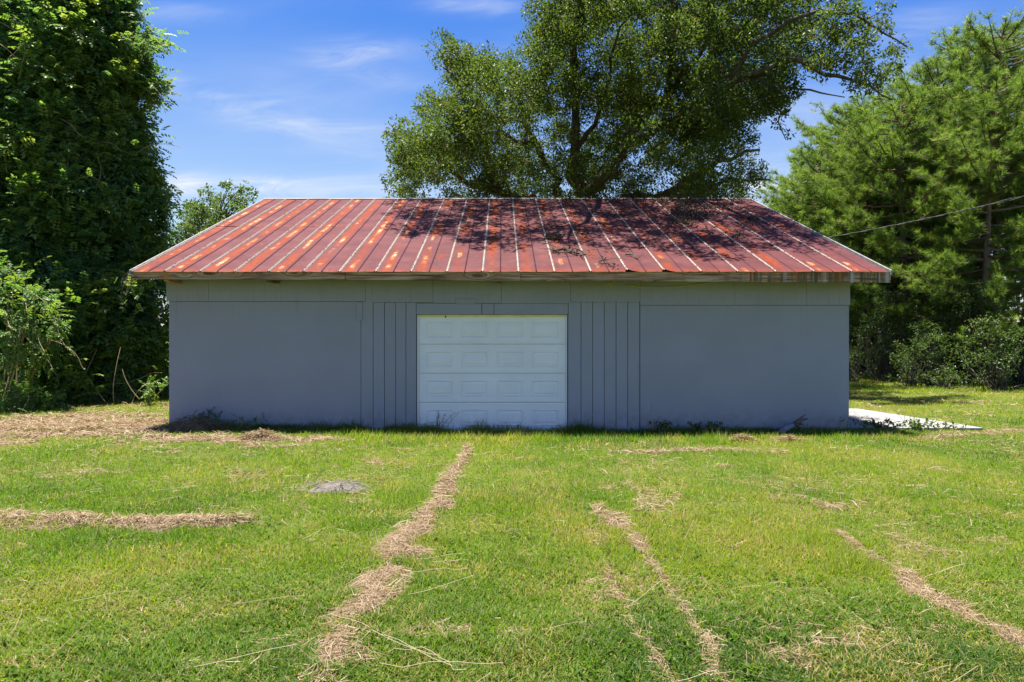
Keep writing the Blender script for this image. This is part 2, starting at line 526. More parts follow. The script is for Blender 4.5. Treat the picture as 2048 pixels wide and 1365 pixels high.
def m_ground():
    m, nt = mat('lawn_soil_and_thatch')
    g = nt.n('ShaderNodeNewGeometry').outputs['Position']
    at = nt.n('ShaderNodeAttribute', attribute_name='rnd').outputs['Fac']      # bare / mown-straw wear
    n1 = nt.noise(g, 9, 6, .65); n2 = nt.noise(g, 0.55, 5); n3 = nt.noise(g, 60, 4)
    gr = nt.ramp(n1, [(.25, (.035, .058, .009)), (.5, (.065, .095, .013)), (.75, (.105, .12, .024))])
    gr = nt.mix(nt.step(n2, .4, .7), gr, nt.mix(.5, gr, (0.1190, 0.1105, 0.0298)))
    gr = nt.mix(nt.math('MULTIPLY', nt.step(n3, .5, .7), .5), gr, (0.1360, 0.1275, 0.0425))
    dr = nt.ramp(nt.math('ADD', nt.math('MULTIPLY', n3, .6), nt.math('MULTIPLY', n1, .4)),
                 [(.3, (0.0850, 0.0595, 0.0382)), (.5, (0.1530, 0.1062, 0.0680)), (.7, (0.2295, 0.1658, 0.1105))])
    k = nt.step(nt.math('ADD', at, nt.math('MULTIPLY', nt.math('SUBTRACT', n1, .5), .5)), .3, .6)
    c = nt.mix(k, gr, dr)
    out(nt, principled(nt, c, .95, bump(nt, nt.math('ADD', n1, n3), .6, .03), .1))
    return m


def m_bark(name, c0, c1, scale=6, stretch=(1, 1, .25)):
    m, nt = mat(name)
    g = nt.n('ShaderNodeNewGeometry').outputs['Position']
    n = nt.noise(nt.mapping(g, stretch), scale, 7, .65)
    n2 = nt.noise(g, 2.3, 4)
    c = nt.ramp(n, [(.3, c0), (.68, c1)])
    c = nt.mix(nt.math('MULTIPLY', nt.step(n2, .5, .7), .5), c, (.17, .175, .15))
    out(nt, principled(nt, c, .9, bump(nt, n, .8, .03), .1))
    return m


M_PAINT = m_paint()
M_DOOR = m_doorwhite()
M_ROOF = m_roof('rusted_red_roof_sheet', True)
M_FASCIA = m_fascia()
M_TRIM = m_simple('pale_edge_metal', (0.1800, 0.1725, 0.1650), (0.3150, 0.3075, 0.2925), 9, .5, .2)
M_RIDGE = m_simple('weathered_ridge_metal', (0.1200, 0.1050, 0.0975), (0.2550, 0.2325, 0.2175), 3, .55, .3, stretch=(.6, 3, 3))
M_DARK = m_simple('dark_timber', (.05, .04, .03), (.10, .08, .06), 5)
M_CONC = m_concrete()
M_GROUND = m_ground()
M_OAKBARK = m_bark('oak_bark', (.05, .04, .03), (.13, .11, .09))
M_PINEBARK = m_bark('pine_bark', (.055, .038, .028), (.19, .13, .095), 5)
M_VINESTEM = m_simple('tan_vine_stem', (.20, .14, .08), (.42, .32, .19), 8)
M_CORESHELL = m_simple('light_blocking_shell', (.03, .04, .018), (.07, .085, .035), 6, .95, .8, .1, .05)
M_OAKLEAF = leaf_mat('oak_leaf', [(0, (.030, .054, .012)), (.4, (.062, .098, .018)), (.75, (.095, .132, .022)), (.93, (.135, .165, .030)), (1, (.15, .11, .05))], .42, 1.6, .48, .3)
M_VINELEAF = leaf_mat('wisteria_leaf', [(0, (.058, .125, .044)), (.45, (.098, .185, .052)), (.8, (.150, .225, .048)), (.95, (.19, .23, .05)), (1, (.20, .16, .06))], .46, 1.5, .45)
M_VINEYOUNG = leaf_mat('young_or_sunlit_wisteria_leaf', [(0, (.06, .13, .026)), (.6, (.12, .20, .034)), (1, (.20, .24, .05))], .48, 1.5, .45)
M_PINELEAF = leaf_mat('pine_needle', [(0, (.060, .108, .022)), (.5, (.118, .185, .032)), (.85, (.175, .235, .042)), (1, (.22, .21, .08))], .55, 1.5, .5)
M_SHRUB = leaf_mat('shrub_leaf', [(0, (.025, .055, .012)), (.5, (.060, .105, .02)), (.9, (.13, .16, .04)), (1, (.18, .17, .06))], .38, 1.5, .45)
M_SWEET = leaf_mat('maple_leaf', [(0, (.045, .085, .02)), (.5, (.085, .135, .03)), (1, (.17, .20, .06))], .40, 1.5, .4)
M_GRASS = leaf_mat('grass_blade', [(0, (.038, .088, .006)), (.3, (.080, .150, .008)), (.6, (.140, .190, .011)), (.8, (.20, .20, .025)), (.92, (.26, .205, .085)), (1, (.33, .25, .14))], .5, 1.65, .55, .2)
M_STRAW = leaf_mat('dead_straw', [(0, (0.1360, 0.0850, 0.0467)), (.45, (0.2465, 0.1700, 0.1020)), (.8, (0.3570, 0.2720, 0.1785)), (1, (0.4675, 0.3910, 0.2890))], .2, 1.1, .7, .2)
M_DEADLEAF = leaf_mat('dead_oak_leaf', [(0, (.035, .022, .014)), (.6, (.075, .048, .03)), (1, (.16, .11, .07))], .15, 1.1, .7, .2)

# ------------------------------------------------------------------ lawn (terrain sheet)
WALL_Y = 12.4
XL, XR = -6.05, 6.305
EAVE_Y, RIDGE_Y, BACK_Y = 11.85, 18.55, 25.25
EAVE_Z, RIDGE_Z = 2.851, 5.493
EX0, EX1 = -6.44, 6.737


def poly(pts):
    return np.array([G(*p) for p in pts])


# strips of dead mown grass, along the ground: (points, half width in m)
STRIPS = [
    (poly([(936, 890), (932, 915), (905, 950), (880, 1010), (835, 1060), (790, 1110), (752, 1165), (732, 1215), (690, 1270), (645, 1365)]), [.06, .09, .13, .15, .19, .20, .19, .18, .17, .17], 1.0),
    (poly([(1185, 1012), (1230, 1045), (1270, 1075), (1300, 1120), (1345, 1185), (1375, 1230), (1420, 1300), (1440, 1365)]), [.09, .13, .09, .05, .04, .04, .05, .06], .75),
    (poly([(1213, 1120), (1225, 1180), (1262, 1210), (1252, 1240), (1275, 1265), (1320, 1320), (1345, 1365)]), [.03, .05, .06, .04, .03, .05, .07], .62),
    (poly([(1672, 1062), (1720, 1095), (1790, 1130), (1850, 1180), (1930, 1225), (2000, 1260), (2070, 1300)]), [.04, .10, .12, .12, .11, .11, .12], .8),
    (poly([(-260, 1052), (0, 1048), (110, 1048), (200, 1052), (300, 1050), (400, 1052), (500, 1046)]), [.3, .32, .24, .20, .22, .22, .08], 1.0),
    (poly([(-200, 900), (100, 860), (330, 868)]), [1.9, 2.0, 1.15], .92),
    (poly([(330, 885), (470, 888), (690, 884)]), [.75, .62, .2], .85),
    (poly([(330, 905), (470, 903), (620, 897)]), [.10, .14, .08], .55),
    (poly([(1230, 905), (1340, 903), (1450, 900), (1570, 908)]), [.07, .20, .22, .10], .72),
    (poly([(1418, 931), (1470, 932)]), [.06, .07], .9),
    (poly([(150, 945), (270, 948)]), [.12, .10], .6),
    (poly([(1150, 970), (1185, 968)]), [.08, .06], .55),
    (poly([(1655, 1018), (1740, 1012)]), [.09, .06], .55),
    (poly([(1700, 795), (1850, 801), (2050, 812)]), [.12, .12, .16], .75),
    (poly([(1700, 769), (1850, 780), (2050, 792)]), [.12, .12, .1], .6),
    (poly([(1840, 878), (1960, 870), (2060, 862)]), [.16, .2, .3], .6),
]


def seg_dist(x, y, pts, ws):
    best = np.full(x.shape, 9.0)
    for i in range(len(pts) - 1):
        a, b = pts[i], pts[i + 1]
        d = b - a
        t = np.clip(((x - a[0]) * d[0] + (y - a[1]) * d[1]) / (d @ d), 0, 1)
        dist = np.hypot(x - a[0] - t * d[0], y - a[1] - t * d[1])
        wv = ws[i] * (1 - t) + ws[i + 1] * t
        best = np.minimum(best, dist / wv)
    return best


def dry(x, y):
    """0 green lawn .. 1 dead straw"""
    x = np.asarray(x, float); y = np.asarray(y, float)
    nz = NZ.fbm(x, y, 3.4)
    out_ = np.zeros(x.shape)
    for pts, ws, st in STRIPS:
        d = seg_dist(x, y, pts, ws) * 1.25 + (nz - .45) * 1.7 + (NZ2(x, y, 8.0) - .5) * 1.1
        out_ = np.maximum(out_, st * np.clip((1.25 - d) / .85, 0, 1))
    spots = np.clip((NZ2.fbm(x, y, 1.3) - .70) * 4, 0, .35)
    return np.maximum(out_, spots)


MX, MY = G(672, 977)


def height(x, y):
    x = np.asarray(x, float); y = np.asarray(y, float)
    h = 0.10 * np.clip((-x - 1.0) / 5, 0, 1) * np.clip((y - 8) / 4, 0, 1)
    h = h + (NZ3(x, y, .6) - .5) * .05 + (NZ(x, y, 2.1) - .5) * .03 * (y < 40)
    h = h + .045 * np.clip(seg_dist(x, y, STRIPS[4][0], STRIPS[4][1]) * -1 + 1.2, 0, 1)
    h = h + .03 * np.clip(seg_dist(x, y, STRIPS[0][0], STRIPS[0][1]) * -1 + 1.2, 0, 1)
    flat = (x > 6.0) & (x < 9.2) & (y > 12.3) & (y < 16.6)
    return np.where(flat, h * .1 - .02, h)


def spaced(lo, hi, f0, f1, fine, mid):
    a = np.arange(f0, f1, fine)
    b = np.arange(f1, hi, mid); c = np.arange(lo, f0, mid)
    far = [hi + 2, hi + 6, hi + 15, hi + 40, hi + 100, hi + 300, hi + 900, hi + 2500]
    near = [lo - 2500, lo - 900, lo - 300, lo - 100, lo - 40, lo - 15, lo - 6, lo - 2]
    return np.concatenate([near, c, a, b, far])


gxs = spaced(-26, 40, -9, 10, .13, .6)
gys = spaced(-3, 60, 2.6, 14, .11, .6)
XX, YY = np.meshgrid(gxs, gys, indexing='ij')
ZZ = height(XX, YY)
far = (np.abs(XX) > 60) | (YY > 80)
ZZ = np.where(far, 0, ZZ)
nx, ny = XX.shape
ii = np.arange(nx - 1)[:, None] * ny; jj = np.arange(ny - 1)[None, :]
quads = np.stack([ii + jj, ii + ny + jj, ii + ny + jj + 1, ii + jj + 1], -1).reshape(-1, 4)
lawn = MB().add(np.stack([XX, YY, ZZ], -1).reshape(-1, 3), quads, a=dry(XX, YY).ravel()).build('lawn', M_GROUND, smooth=True)
tag(lawn, kind='structure')

# concrete slab beside the garage
sl = [(6.31, 12.62), (8.86, 12.58), (8.42, 16.15), (6.31, 16.25)]
mb = MB()
mb.add([(x, y, z) for z in (-.15, .035) for x, y in sl] + [(x + (7.4 - x) * .012, y + (14.4 - y) * .012, .045) for x, y in sl],
       [(0, 1, 5, 4), (1, 2, 6, 5), (2, 3, 7, 6), (3, 0, 4, 7), (4, 5, 9, 8), (5, 6, 10, 9), (6, 7, 11, 10), (7, 4, 8, 11), (8, 9, 10, 11)])
slab = mb.build('concrete_slab', M_CONC)
tag(slab, kind='structure')

# ------------------------------------------------------------------ garage
gar = empty('garage', (0, 18.5, 0))
tag(gar, 'long low grey-blue garage with a rusty red metal roof and white overhead door', 'garage')
gar_inv = Matrix.Translation((0, -18.5, 0))


def under(o, parent=gar):
    o.parent = parent
    if parent is gar and o.type == 'MESH':
        o.matrix_parent_inverse = gar_inv
    return o


wx = lambda px: (px - CX) / F * WALL_Y
wz = lambda py: CAMZ + (CY - py) / F * WALL_Y
DX0, DX1, DZ1 = wx(833), wx(1135), wz(630)
BASE = -.12
# structural walls: front (three pieces round the door), sides, back
yb = 12.432
mb = MB()
mb.box(XL + .01, DX0 - .01, yb, yb + .12, BASE, 2.84)
mb.box(DX1 + .01, XR - .01, yb, yb + .12, BASE, 2.84)
mb.box(DX0 - .01, DX1 + .01, yb, yb + .12, DZ1 + .01, 2.84)
under(mb.build('front_wall', M_PAINT))
for nm, x0, x1 in (('side_wall', XL, XL + .14), ('side_wall', XR - .14, XR)):
    mb = MB()
    pr = [(12.435, BASE), (24.7, BASE), (24.7, 2.84), (18.55, 5.28), (12.435, 2.84)]
    v = [(x, y, z) for x in (x0, x1) for y, z in pr]
    q = [(i, (i + 1) % 5, 5 + (i + 1) % 5, 5 + i) for i in range(5)]
    mb.add(v, q + [(0, 4, 3, 2), (5, 7, 8, 9)], [(0, 2, 1), (5, 6, 7)])
    under(mb.build(nm, M_PAINT))
under(MB().box(XL + .14, XR - .14, 24.58, 24.7, BASE, 2.84).build('back_wall', M_PAINT))

# big smooth wall panels
under(MB().box(wx(338), wx(722) - .003, 12.402, 12.43, BASE, wz(603) - .007, .003).build('wall_panel', M_PAINT))
under(MB().box(wx(1280) + .003, wx(1698), 12.400, 12.43, BASE, wz(610.5) - .007, .003).build('wall_panel', M_PAINT))


# grooved band boards under the eave
def band(px0, px1, pyb, y0=12.388):
    x0, x1 = wx(px0) + .002, wx(px1) - .002
    z0, z1 = wz(pyb), 2.835
    gs = [x0]
    step = (x1 - x0) / max(1, round((x1 - x0) / .203))
    k = 1
    while x0 + k * step < x1 - .05:
        gs.append(x0 + k * step); k += 1
    prof = [(x0, 12.43), (x0, y0 + .002), (x0 + .002, y0)]
    for gx_ in gs[1:]:
        prof += [(gx_ - .0025, y0), (gx_ - .0015, y0 + .0025), (gx_ + .0015, y0 + .0025), (gx_ + .0025, y0)]
    prof += [(x1 - .002, y0), (x1, y0 + .002), (x1, 12.43)]
    n = len(prof)
    v = [(x, y, z) for z in (z0, z1) for x, y in prof]
    q = [(i, i + 1, n + i + 1, n + i) for i in range(n - 1)]
    mb = MB().add(v, q)
    mb.add([(x0, y0 + .001, z0), (x1, y0 + .001, z0), (x1, 12.43, z0), (x0, 12.43, z0)], [(0, 3, 2, 1)])
    return under(mb.build('eave_panel', M_PAINT))


for a, b, pb in ((333, 418, 603), (418, 731, 603), (731, 866, 605), (866, 1003, 606.5), (1003, 1141, 607), (1141, 1280, 604.5),
                 (1280, 1469, 610.5), (1469, 1613, 610.5), (1613, 1700, 610.5)):
    band(a, b, pb)

# vertical boards either side of the door
lines = [722, 746.5, 769, 791.5, 812, 832.5]
for i in range(5):
    under(MB().box(wx(lines[i]) + .004, wx(lines[i + 1]) - .004, 12.392 - .003 * (i % 2), 12.43, BASE, wz(605.2 + (.0 if i else -1.6)) - .002, .004).build('board', M_PAINT))
lines = [1136.5, 1162, 1185, 1208.5, 1232, 1255, 1279]
for i in range(6):
    under(MB().box(wx(lines[i]) + .004, wx(lines[i + 1]) - .004, 12.392 - .003 * ((i * 2) % 3), 12.43, BASE, wz(604.6) - .002, .004).build('board', M_PAINT))
for a, b in ((832.5, 963.2), (964, 987.8), (988.2, 1136.5)):
    under(MB().box(wx(a) + .003, wx(b) - .003, 12.394, 12.43, DZ1 + .006, wz(607.2) - .002, .003).build('header_board', M_PAINT))
under(MB().box(wx(912), wx(950), 12.372, 12.388, wz(608), wz(598), .003).build('patch_board', M_PAINT))
under(MB().box(wx(714), wx(725), 12.376, 12.39, wz(641), wz(605.5), .003).build('patch_board', M_PAINT))

# overhead door
door = under(empty('garage_door', (0, 0, 0)))
door.parent = gar
door.location = (0, -18.5, 0)
DY = 12.47
zb = -.02
hs_ = (DZ1 - zb) / 4
pcols = [(851.5, 904.5), (922, 976), (992.5, 1046.5), (1062.5, 1118)]
for r_ in range(4):
    z0 = zb + r_ * hs_; z1 = z0 + hs_
    pz0, pz1 = z0 + .115, z1 - .125
    mb = MB()
    # section skin with four openings for the raised panels
    xs = [DX0 + .045] + [c for p in pcols for c in (wx(p[0]), wx(p[1]))] + [DX1 - .03]
    lip = .012
    zs = [z0 + .003, z0 + lip, pz0, pz1, z1 - lip, z1 - .003]
    for i in range(len(xs) - 1):
        for j in range(5):
            if j == 2 and i % 2 == 1: continue
            ya = DY + (.0045 if j == 0 else 0); yb2 = DY + (.0045 if j == 4 else 0)
            mb.add([(xs[i], ya, zs[j]), (xs[i + 1], ya, zs[j]), (xs[i + 1], yb2, zs[j + 1]), (xs[i], yb2, zs[j + 1])], [(0, 1, 2, 3)])
    mb.box(xs[0], xs[-1], DY + .02, DY + .05, z0 + .001, z1 - .001)
    # pressed groove lines across the section
    for zz_ in ((z1 - .035, z0 + .035) if r_ in (0, 1, 2) else (z0 + .035,)):
        mb.box(xs[0] + .01, xs[-1] - .01, DY - .007, DY + .0, zz_ - .007, zz_ + .007)
    mb.build('door_section', M_DOOR, door)
    for p in pcols:
        x0, x1 = wx(p[0]), wx(p[1])
        mb = MB()
        rings = [(0, DY), (.008, DY - .006), (.018, DY - .006), (.030, DY + .008), (.038, DY + .008), (.070, DY - .003), (.074, DY - .003)]
        v = []
        for ins, y in rings:
            v += [(x0 + ins, y, pz0 + ins), (x1 - ins, y, pz0 + ins), (x1 - ins, y, pz1 - ins), (x0 + ins, y, pz1 - ins)]
        q = []
        for k in range(len(rings) - 1):
            for i in range(4):
                j = (i + 1) % 4
                q.append((k * 4 + i, k * 4 + j, k * 4 + 4 + j, k * 4 + 4 + i))
        k = (len(rings) - 1) * 4
        q.append((k, k + 1, k + 2, k + 3))
        mb.add(v, q).build('door_panel', M_DOOR, door)
for x0, x1 in ((DX0, DX0 + .042), (DX1 - .027, DX1)):
    MB().box(x0, x1, DY - .012, DY + .04, zb, DZ1, .004).build('stop_strip', M_DOOR, door)
MB().box(DX0 + .043, DX1 - .028, DY - .01, DY + .04, DZ1 - .045, DZ1 + .004, .004).build('stop_strip', m_simple('bounce_tinted_vinyl', (.62, .58, .22), (.76, .72, .36), 5, .5, .1), door)['label'] = 'strip along the top of the white door, bounce light painted in yellow'  # yellow-green light bounced off the lawn is put into this strip's colour
MB().box(DX0 + .03, DX1 - .03, DY - .008, DY + .04, zb - .03, zb + .004).build('bottom_seal', M_DARK, door)
nail = MB().tube([(wx(890.5), DY - .005, wz(632)), (wx(890.5), DY - .02, wz(635))], [.014, .012], 8).build('latch', M_DARK, door)

# roof deck under the sheets
deck = MB()
t = .10
pr = [(EAVE_Y + .04, EAVE_Z - .03), (RIDGE_Y, RIDGE_Z - .03), (BACK_Y - .04, EAVE_Z - .03), (BACK_Y - .04, EAVE_Z - .03 - t), (RIDGE_Y, RIDGE_Z - .03 - t), (EAVE_Y + .04, EAVE_Z - .03 - t)]
v = [(x, y, z) for x in (EX0 + .03, EX1 - .03) for y, z in pr]
q = [(i, (i + 1) % 6, 6 + (i + 1) % 6, 6 + i) for i in range(6)] + [(0, 5, 4, 1), (1, 4, 3, 2), (6, 7, 10, 11), (7, 8, 9, 10)]
under(deck.add(v, q).build('roof_deck', M_DARK))

SL = math.hypot(RIDGE_Y - EAVE_Y, RIDGE_Z - EAVE_Z)
SANG = math.atan2(RIDGE_Z - EAVE_Z, RIDGE_Y - EAVE_Y)
SHEETW = .616


def sheet_mesh(length, wav, seed, bent=0.0):
    r2 = np.random.default_rng(seed)
    prof = [(-.034, .0015), (-.024, .003), (-.013, .020), (-.003, .006), (.003, .006), (.013, .020), (.024, .002), (.10, .0), (.20, .0),
            (.294, .0), (.308, .015), (.322, .0), (.42, .0), (.52, .0), (.5825, .0)]
    prof = np.array(prof)
    ny_ = 15
    vs = np.linspace(0, length, ny_)
    vs[1] = .05; vs[2] = .16
    u = np.repeat(prof[None, :, 0], ny_, 0); h = np.repeat(prof[None, :, 1], ny_, 0)
    vv = np.repeat(vs[:, None], len(prof), 1)
    h = h + wav * np.outer(r2.normal(0, 1, ny_), np.sin(np.clip(prof[:, 0], 0, .58) / .58 * math.pi))
    h[0] += r2.normal(0, .003, len(prof)) - .004
    if bent:
        h[0] += bent * np.clip(1 - np.abs(prof[:, 0] - .02) / .16, 0, 1)
        h[1] += bent * .5 * np.clip(1 - np.abs(prof[:, 0] - .02) / .16, 0, 1)
    n = len(prof)
    i = np.arange(ny_ - 1)[:, None] * n; j = np.arange(n - 1)[None, :]
    q = np.stack([i + j, i + j + 1, i + n + j + 1, i + n + j], -1).reshape(-1, 4)
    return MB().add(np.stack([u, vv, h], -1).reshape(-1, 3), q).mesh('roof_sheet', M_ROOF)


LOW = SL * .512
meshes_low = [sheet_mesh(LOW + .03, .0022, 10 + k) for k in range(3)]
meshes_up = [sheet_mesh(SL - LOW - .02, .0022, 20 + k) for k in range(3)]
mesh_bent = sheet_mesh(LOW + .03, .003, 40, .035)
ribs_px = [262 + 4, 331, 401, 470.7, 538.5, 608, 680, 752, 823, 894, 965, 1036.5, 1108.5, 1181, 1254.5, 1328, 1401, 1474, 1549.5, 1626, 1701.5, 1778]
ribs = [(p - CX) / F * EAVE_Y for p in ribs_px]
cs, sn = math.cos(SANG), math.sin(SANG)
for i in range(len(ribs) - 1):
    wdt = (ribs[i + 1] - ribs[i]) / SHEETW
    for part in (0, 1):
        me = (meshes_low if part == 0 else meshes_up)[(i * 2 + part) % 3]
        if part == 0 and i in (14, 15): me = mesh_bent
        o = bpy.data.objects.new('roof_sheet', me)
        COL.objects.link(o)
        v0 = -.03 if part == 0 else LOW - .02
        lift = .004 if part == 0 else .009 + (.008 if i in (0, 20) else 0)
        o.location = (ribs[i], EAVE_Y + v0 * cs - lift * sn, EAVE_Z + v0 * sn + lift * cs)
        o.rotation_euler = (SANG, 0, rng.normal(0, .0006))
        o.scale = (wdt, 1, 1)
        under(o)
# rear slope, one sheet per rib spacing
for i in range(0, len(ribs) - 1):
    o = bpy.data.objects.new('roof_sheet', meshes_low[i % 3])
    COL.objects.link(o)
    wdt = (ribs[i + 1] - ribs[i]) / SHEETW
    o.location = (ribs[i + 1], BACK_Y + .03 * cs, EAVE_Z - .03 * sn + .004)
    o.rotation_euler = (SANG, 0, math.pi)
    o.scale = (wdt, SL / (LOW + .03), 1)
    under(o)
# ridge cap in three lengths
for x0, x1, dz in ((EX0 - .02, -2.2, .0), (-2.23, 2.3, .004), (2.27, EX1 + .01, .001)):
    mb = MB()
    pr = [(RIDGE_Y - .13, RIDGE_Z - .030), (RIDGE_Y - .125, RIDGE_Z - .012), (RIDGE_Y - .02, RIDGE_Z + .03), (RIDGE_Y + .02, RIDGE_Z + .03), (RIDGE_Y + .13, RIDGE_Z - .012)]
    n = 9
    v = [(x, y, z + dz + rng.normal(0, .002)) for x in np.linspace(x0, x1, n) for y, z in pr]
    q = [(a * 5 + b, a * 5 + 5 + b, a * 5 + 6 + b, a * 5 + 1 + b) for a in range(n - 1) for b in range(4)]
    under(mb.add(v, q).build('ridge_cap', M_RIDGE))
# rake edges
for x0, x1 in ((EX0 - .022, EX0 + .005), (EX1 - .005, EX1 + .022)):
    for ya, yb_ in ((EAVE_Y - .03, RIDGE_Y), (BACK_Y + .03, RIDGE_Y)):
        za = EAVE_Z - .03 * sn
        zt = RIDGE_Z
        v = []
        for y, z in ((ya, za), (yb_, zt)):
            for x in (x0, x1):
                v += [(x, y, z - .06), (x, y, z + .026)]
        q = [(0, 1, 5, 4), (2, 6, 7, 3), (1, 3, 7, 5), (0, 4, 6, 2), (0, 2, 3, 1), (4, 5, 7, 6)]
        under(MB().add(v, q).build('rake_edge', M_TRIM))
    for ya, yb_ in ((EAVE_Y + .02, RIDGE_Y), (BACK_Y - .02, RIDGE_Y)):
        v = []
        for y, z in ((ya, EAVE_Z - .062), (yb_, RIDGE_Z - .062)):
            for x in (x0 + .002, x1 - .002):
                v += [(x, y, z - .13), (x, y, z - .002)]
        under(MB().add(v, [(0, 1, 5, 4), (2, 6, 7, 3), (1, 3, 7, 5), (0, 4, 6, 2), (0, 2, 3, 1), (4, 5, 7, 6)]).build('rake_board', M_FASCIA))
# fascia boards
ez = lambda py: CAMZ + (CY - py) / F * EAVE_Y
fx = lambda px: (px - CX) / F * EAVE_Y
for a, b, pb0, pb1, dy in ((262, 689.5, 558.5, 560, 0), (691, 1041, 560, 562, -.003), (1042, 1500, 562, 564, 0), (1501, 1781, 564.5, 565.5, -.004)):
    n = 12
    v = []
    for k in range(n + 1):
        s_ = k / n
        x = fx(a) + (fx(b) - fx(a)) * s_
        zl = ez(pb0 + (pb1 - pb0) * s_) + rng.normal(0, .0015)
        for y in (EAVE_Y + dy, EAVE_Y + .038):
            v += [(x, y, zl), (x, y, EAVE_Z - .012)]
    q = []
    for k in range(n):
        i = k * 4
        q += [(i, i + 4, i + 5, i + 1), (i + 2, i + 3, i + 7, i + 6), (i + 1, i + 5, i + 7, i + 3), (i, i + 2, i + 6, i + 4)]
    q += [(0, 1, 3, 2), (n * 4, n * 4 + 2, n * 4 + 3, n * 4 + 1)]
    under(MB().add(v, q).build('fascia_board', M_FASCIA))
# rafter tails that show below the fascia here and there
for px in (330, 535, 995):
    x = fx(px)
    under(MB().box(x - .04, x + .04, EAVE_Y + .039, 12.38, ez(562.5), EAVE_Z - .135, .004).build('rafter_tail', M_FASCIA))


# ------------------------------------------------------------------ foliage templates
def leaf_t(w=.45, fold=.10, curl=.08):
    v = np.array([(0, 0, 0), (.45, w / 2, fold), (1, 0, -curl), (.45, -w / 2, fold)], float)
    return v, None, np.array([(0, 3, 2), (0, 2, 1)])


def pinnate_t(n=5, droop=.35):
    v, t = [], []
    lw, ll = .22, .38

    def leaflet(b, d, nrm):
        side = np.cross(nrm, d)
        k = len(v)
        v.extend([b, b + d * ll * .45 + side * lw / 2, b + d * ll - nrm * .05, b + d * ll * .45 - side * lw / 2])
        t.extend([(k, k + 3, k + 2), (k, k + 2, k + 1)])
    for i in range(n):
        s = .18 + .72 * i / (n - 1)
        b = np.array([s, 0, -droop * s * s])
        for sg in (-1, 1):
            d = np.array([.42, sg * .85, -.28]); d /= np.linalg.norm(d)
            leaflet(b, d * (1 - .25 * s), np.array([0, 0, 1.0]))
    leaflet(np.array([.92, 0, -droop * .85]), np.array([.85, 0, -.5]), np.array([.5, 0, .85]))
    return np.array(v), None, np.array(t)


def tuft_t(n=20, seed=0, spread=.95, w=.03):
    r2 = np.random.default_rng(seed)
    v, t = [], []
    for i in range(n):
        th = r2.uniform(0, 2 * math.pi); ph = math.acos(r2.uniform(.05, .98))
        d = np.array([math.cos(ph), math.sin(ph) * math.cos(th), math.sin(ph) * math.sin(th)])
        b = np.array([r2.uniform(-.55, .1), 0, 0])
        s = np.cross(d, unit(1)[0]); s /= np.linalg.norm(s)
        L = r2.uniform(.75, 1.1)
        k = len(v)
        v.extend([b - s * w / 2, b + s * w / 2, b + d * L + np.array([0, 0, -.06])])
        t.append((k, k + 1, k + 2))
    return np.array(v), None, np.array(t)


def bez(p0, p1, lift, n=5, wob=.06):
    p0, p1 = np.asarray(p0, float), np.asarray(p1, float)
    s = np.linspace(0, 1, n)[:, None]
    L = np.linalg.norm(p1 - p0)
    mid = (p0 + p1) / 2 + np.array([0, 0, lift * L]) + rng.normal(0, wob * L, 3)
    return (1 - s) ** 2 * p0 + 2 * s * (1 - s) * mid + s ** 2 * p1


def leafy_clumps(mb, centers, radii, per, size, tmpl, flat=.75, a_lo=0., a_hi=1.0, up=.6, out_w=.6):
    """leaves spread in uneven balls round each clump centre"""
    for c, r in zip(centers, radii):
        n = max(6, int(per * (r / .6) ** 2))
        d = unit(n)
        rad = r * rng.random(n) ** .45
        # a few sub-sprays give the ball an uneven outline
        k = rng.integers(4, 8)
        sp = unit(k) * r * .75; sp[:, 2] *= flat
        pick = rng.integers(0, k, n)
        p = np.where((rng.random(n) < .72)[:, None], sp[pick] + d * (r * .42 * rng.random(n) ** .5)[:, None], d * rad[:, None])
        p[:, 2] *= flat
        fw = p / (np.linalg.norm(p, axis=1)[:, None] + 1e-6) * out_w + rng.normal(0, .6, (n, 3))
        nr = rng.normal(0, .55, (n, 3)) + np.array([0, 0, up])
        a = np.clip(rng.beta(2, 2.2, n) + rng.normal(0, .08), a_lo, a_hi)
        a = np.where(rng.random(n) < .02, 1.0, a * .96)
        mb.scatter(*tmpl, c + p, frames(fw, nr), size * rng.uniform(.7, 1.25, n), a)


def in_poly(x, y, pts):
    ins = np.zeros(np.shape(x), bool)
    n = len(pts)
    for i in range(n):
        x0, y0 = pts[i]; x1, y1 = pts[(i + 1) % n]
        c = ((y0 > y) != (y1 > y)) & (x < (x1 - x0) * (y - y0) / (y1 - y0 + 1e-9) + x0)
        ins ^= c
    return ins


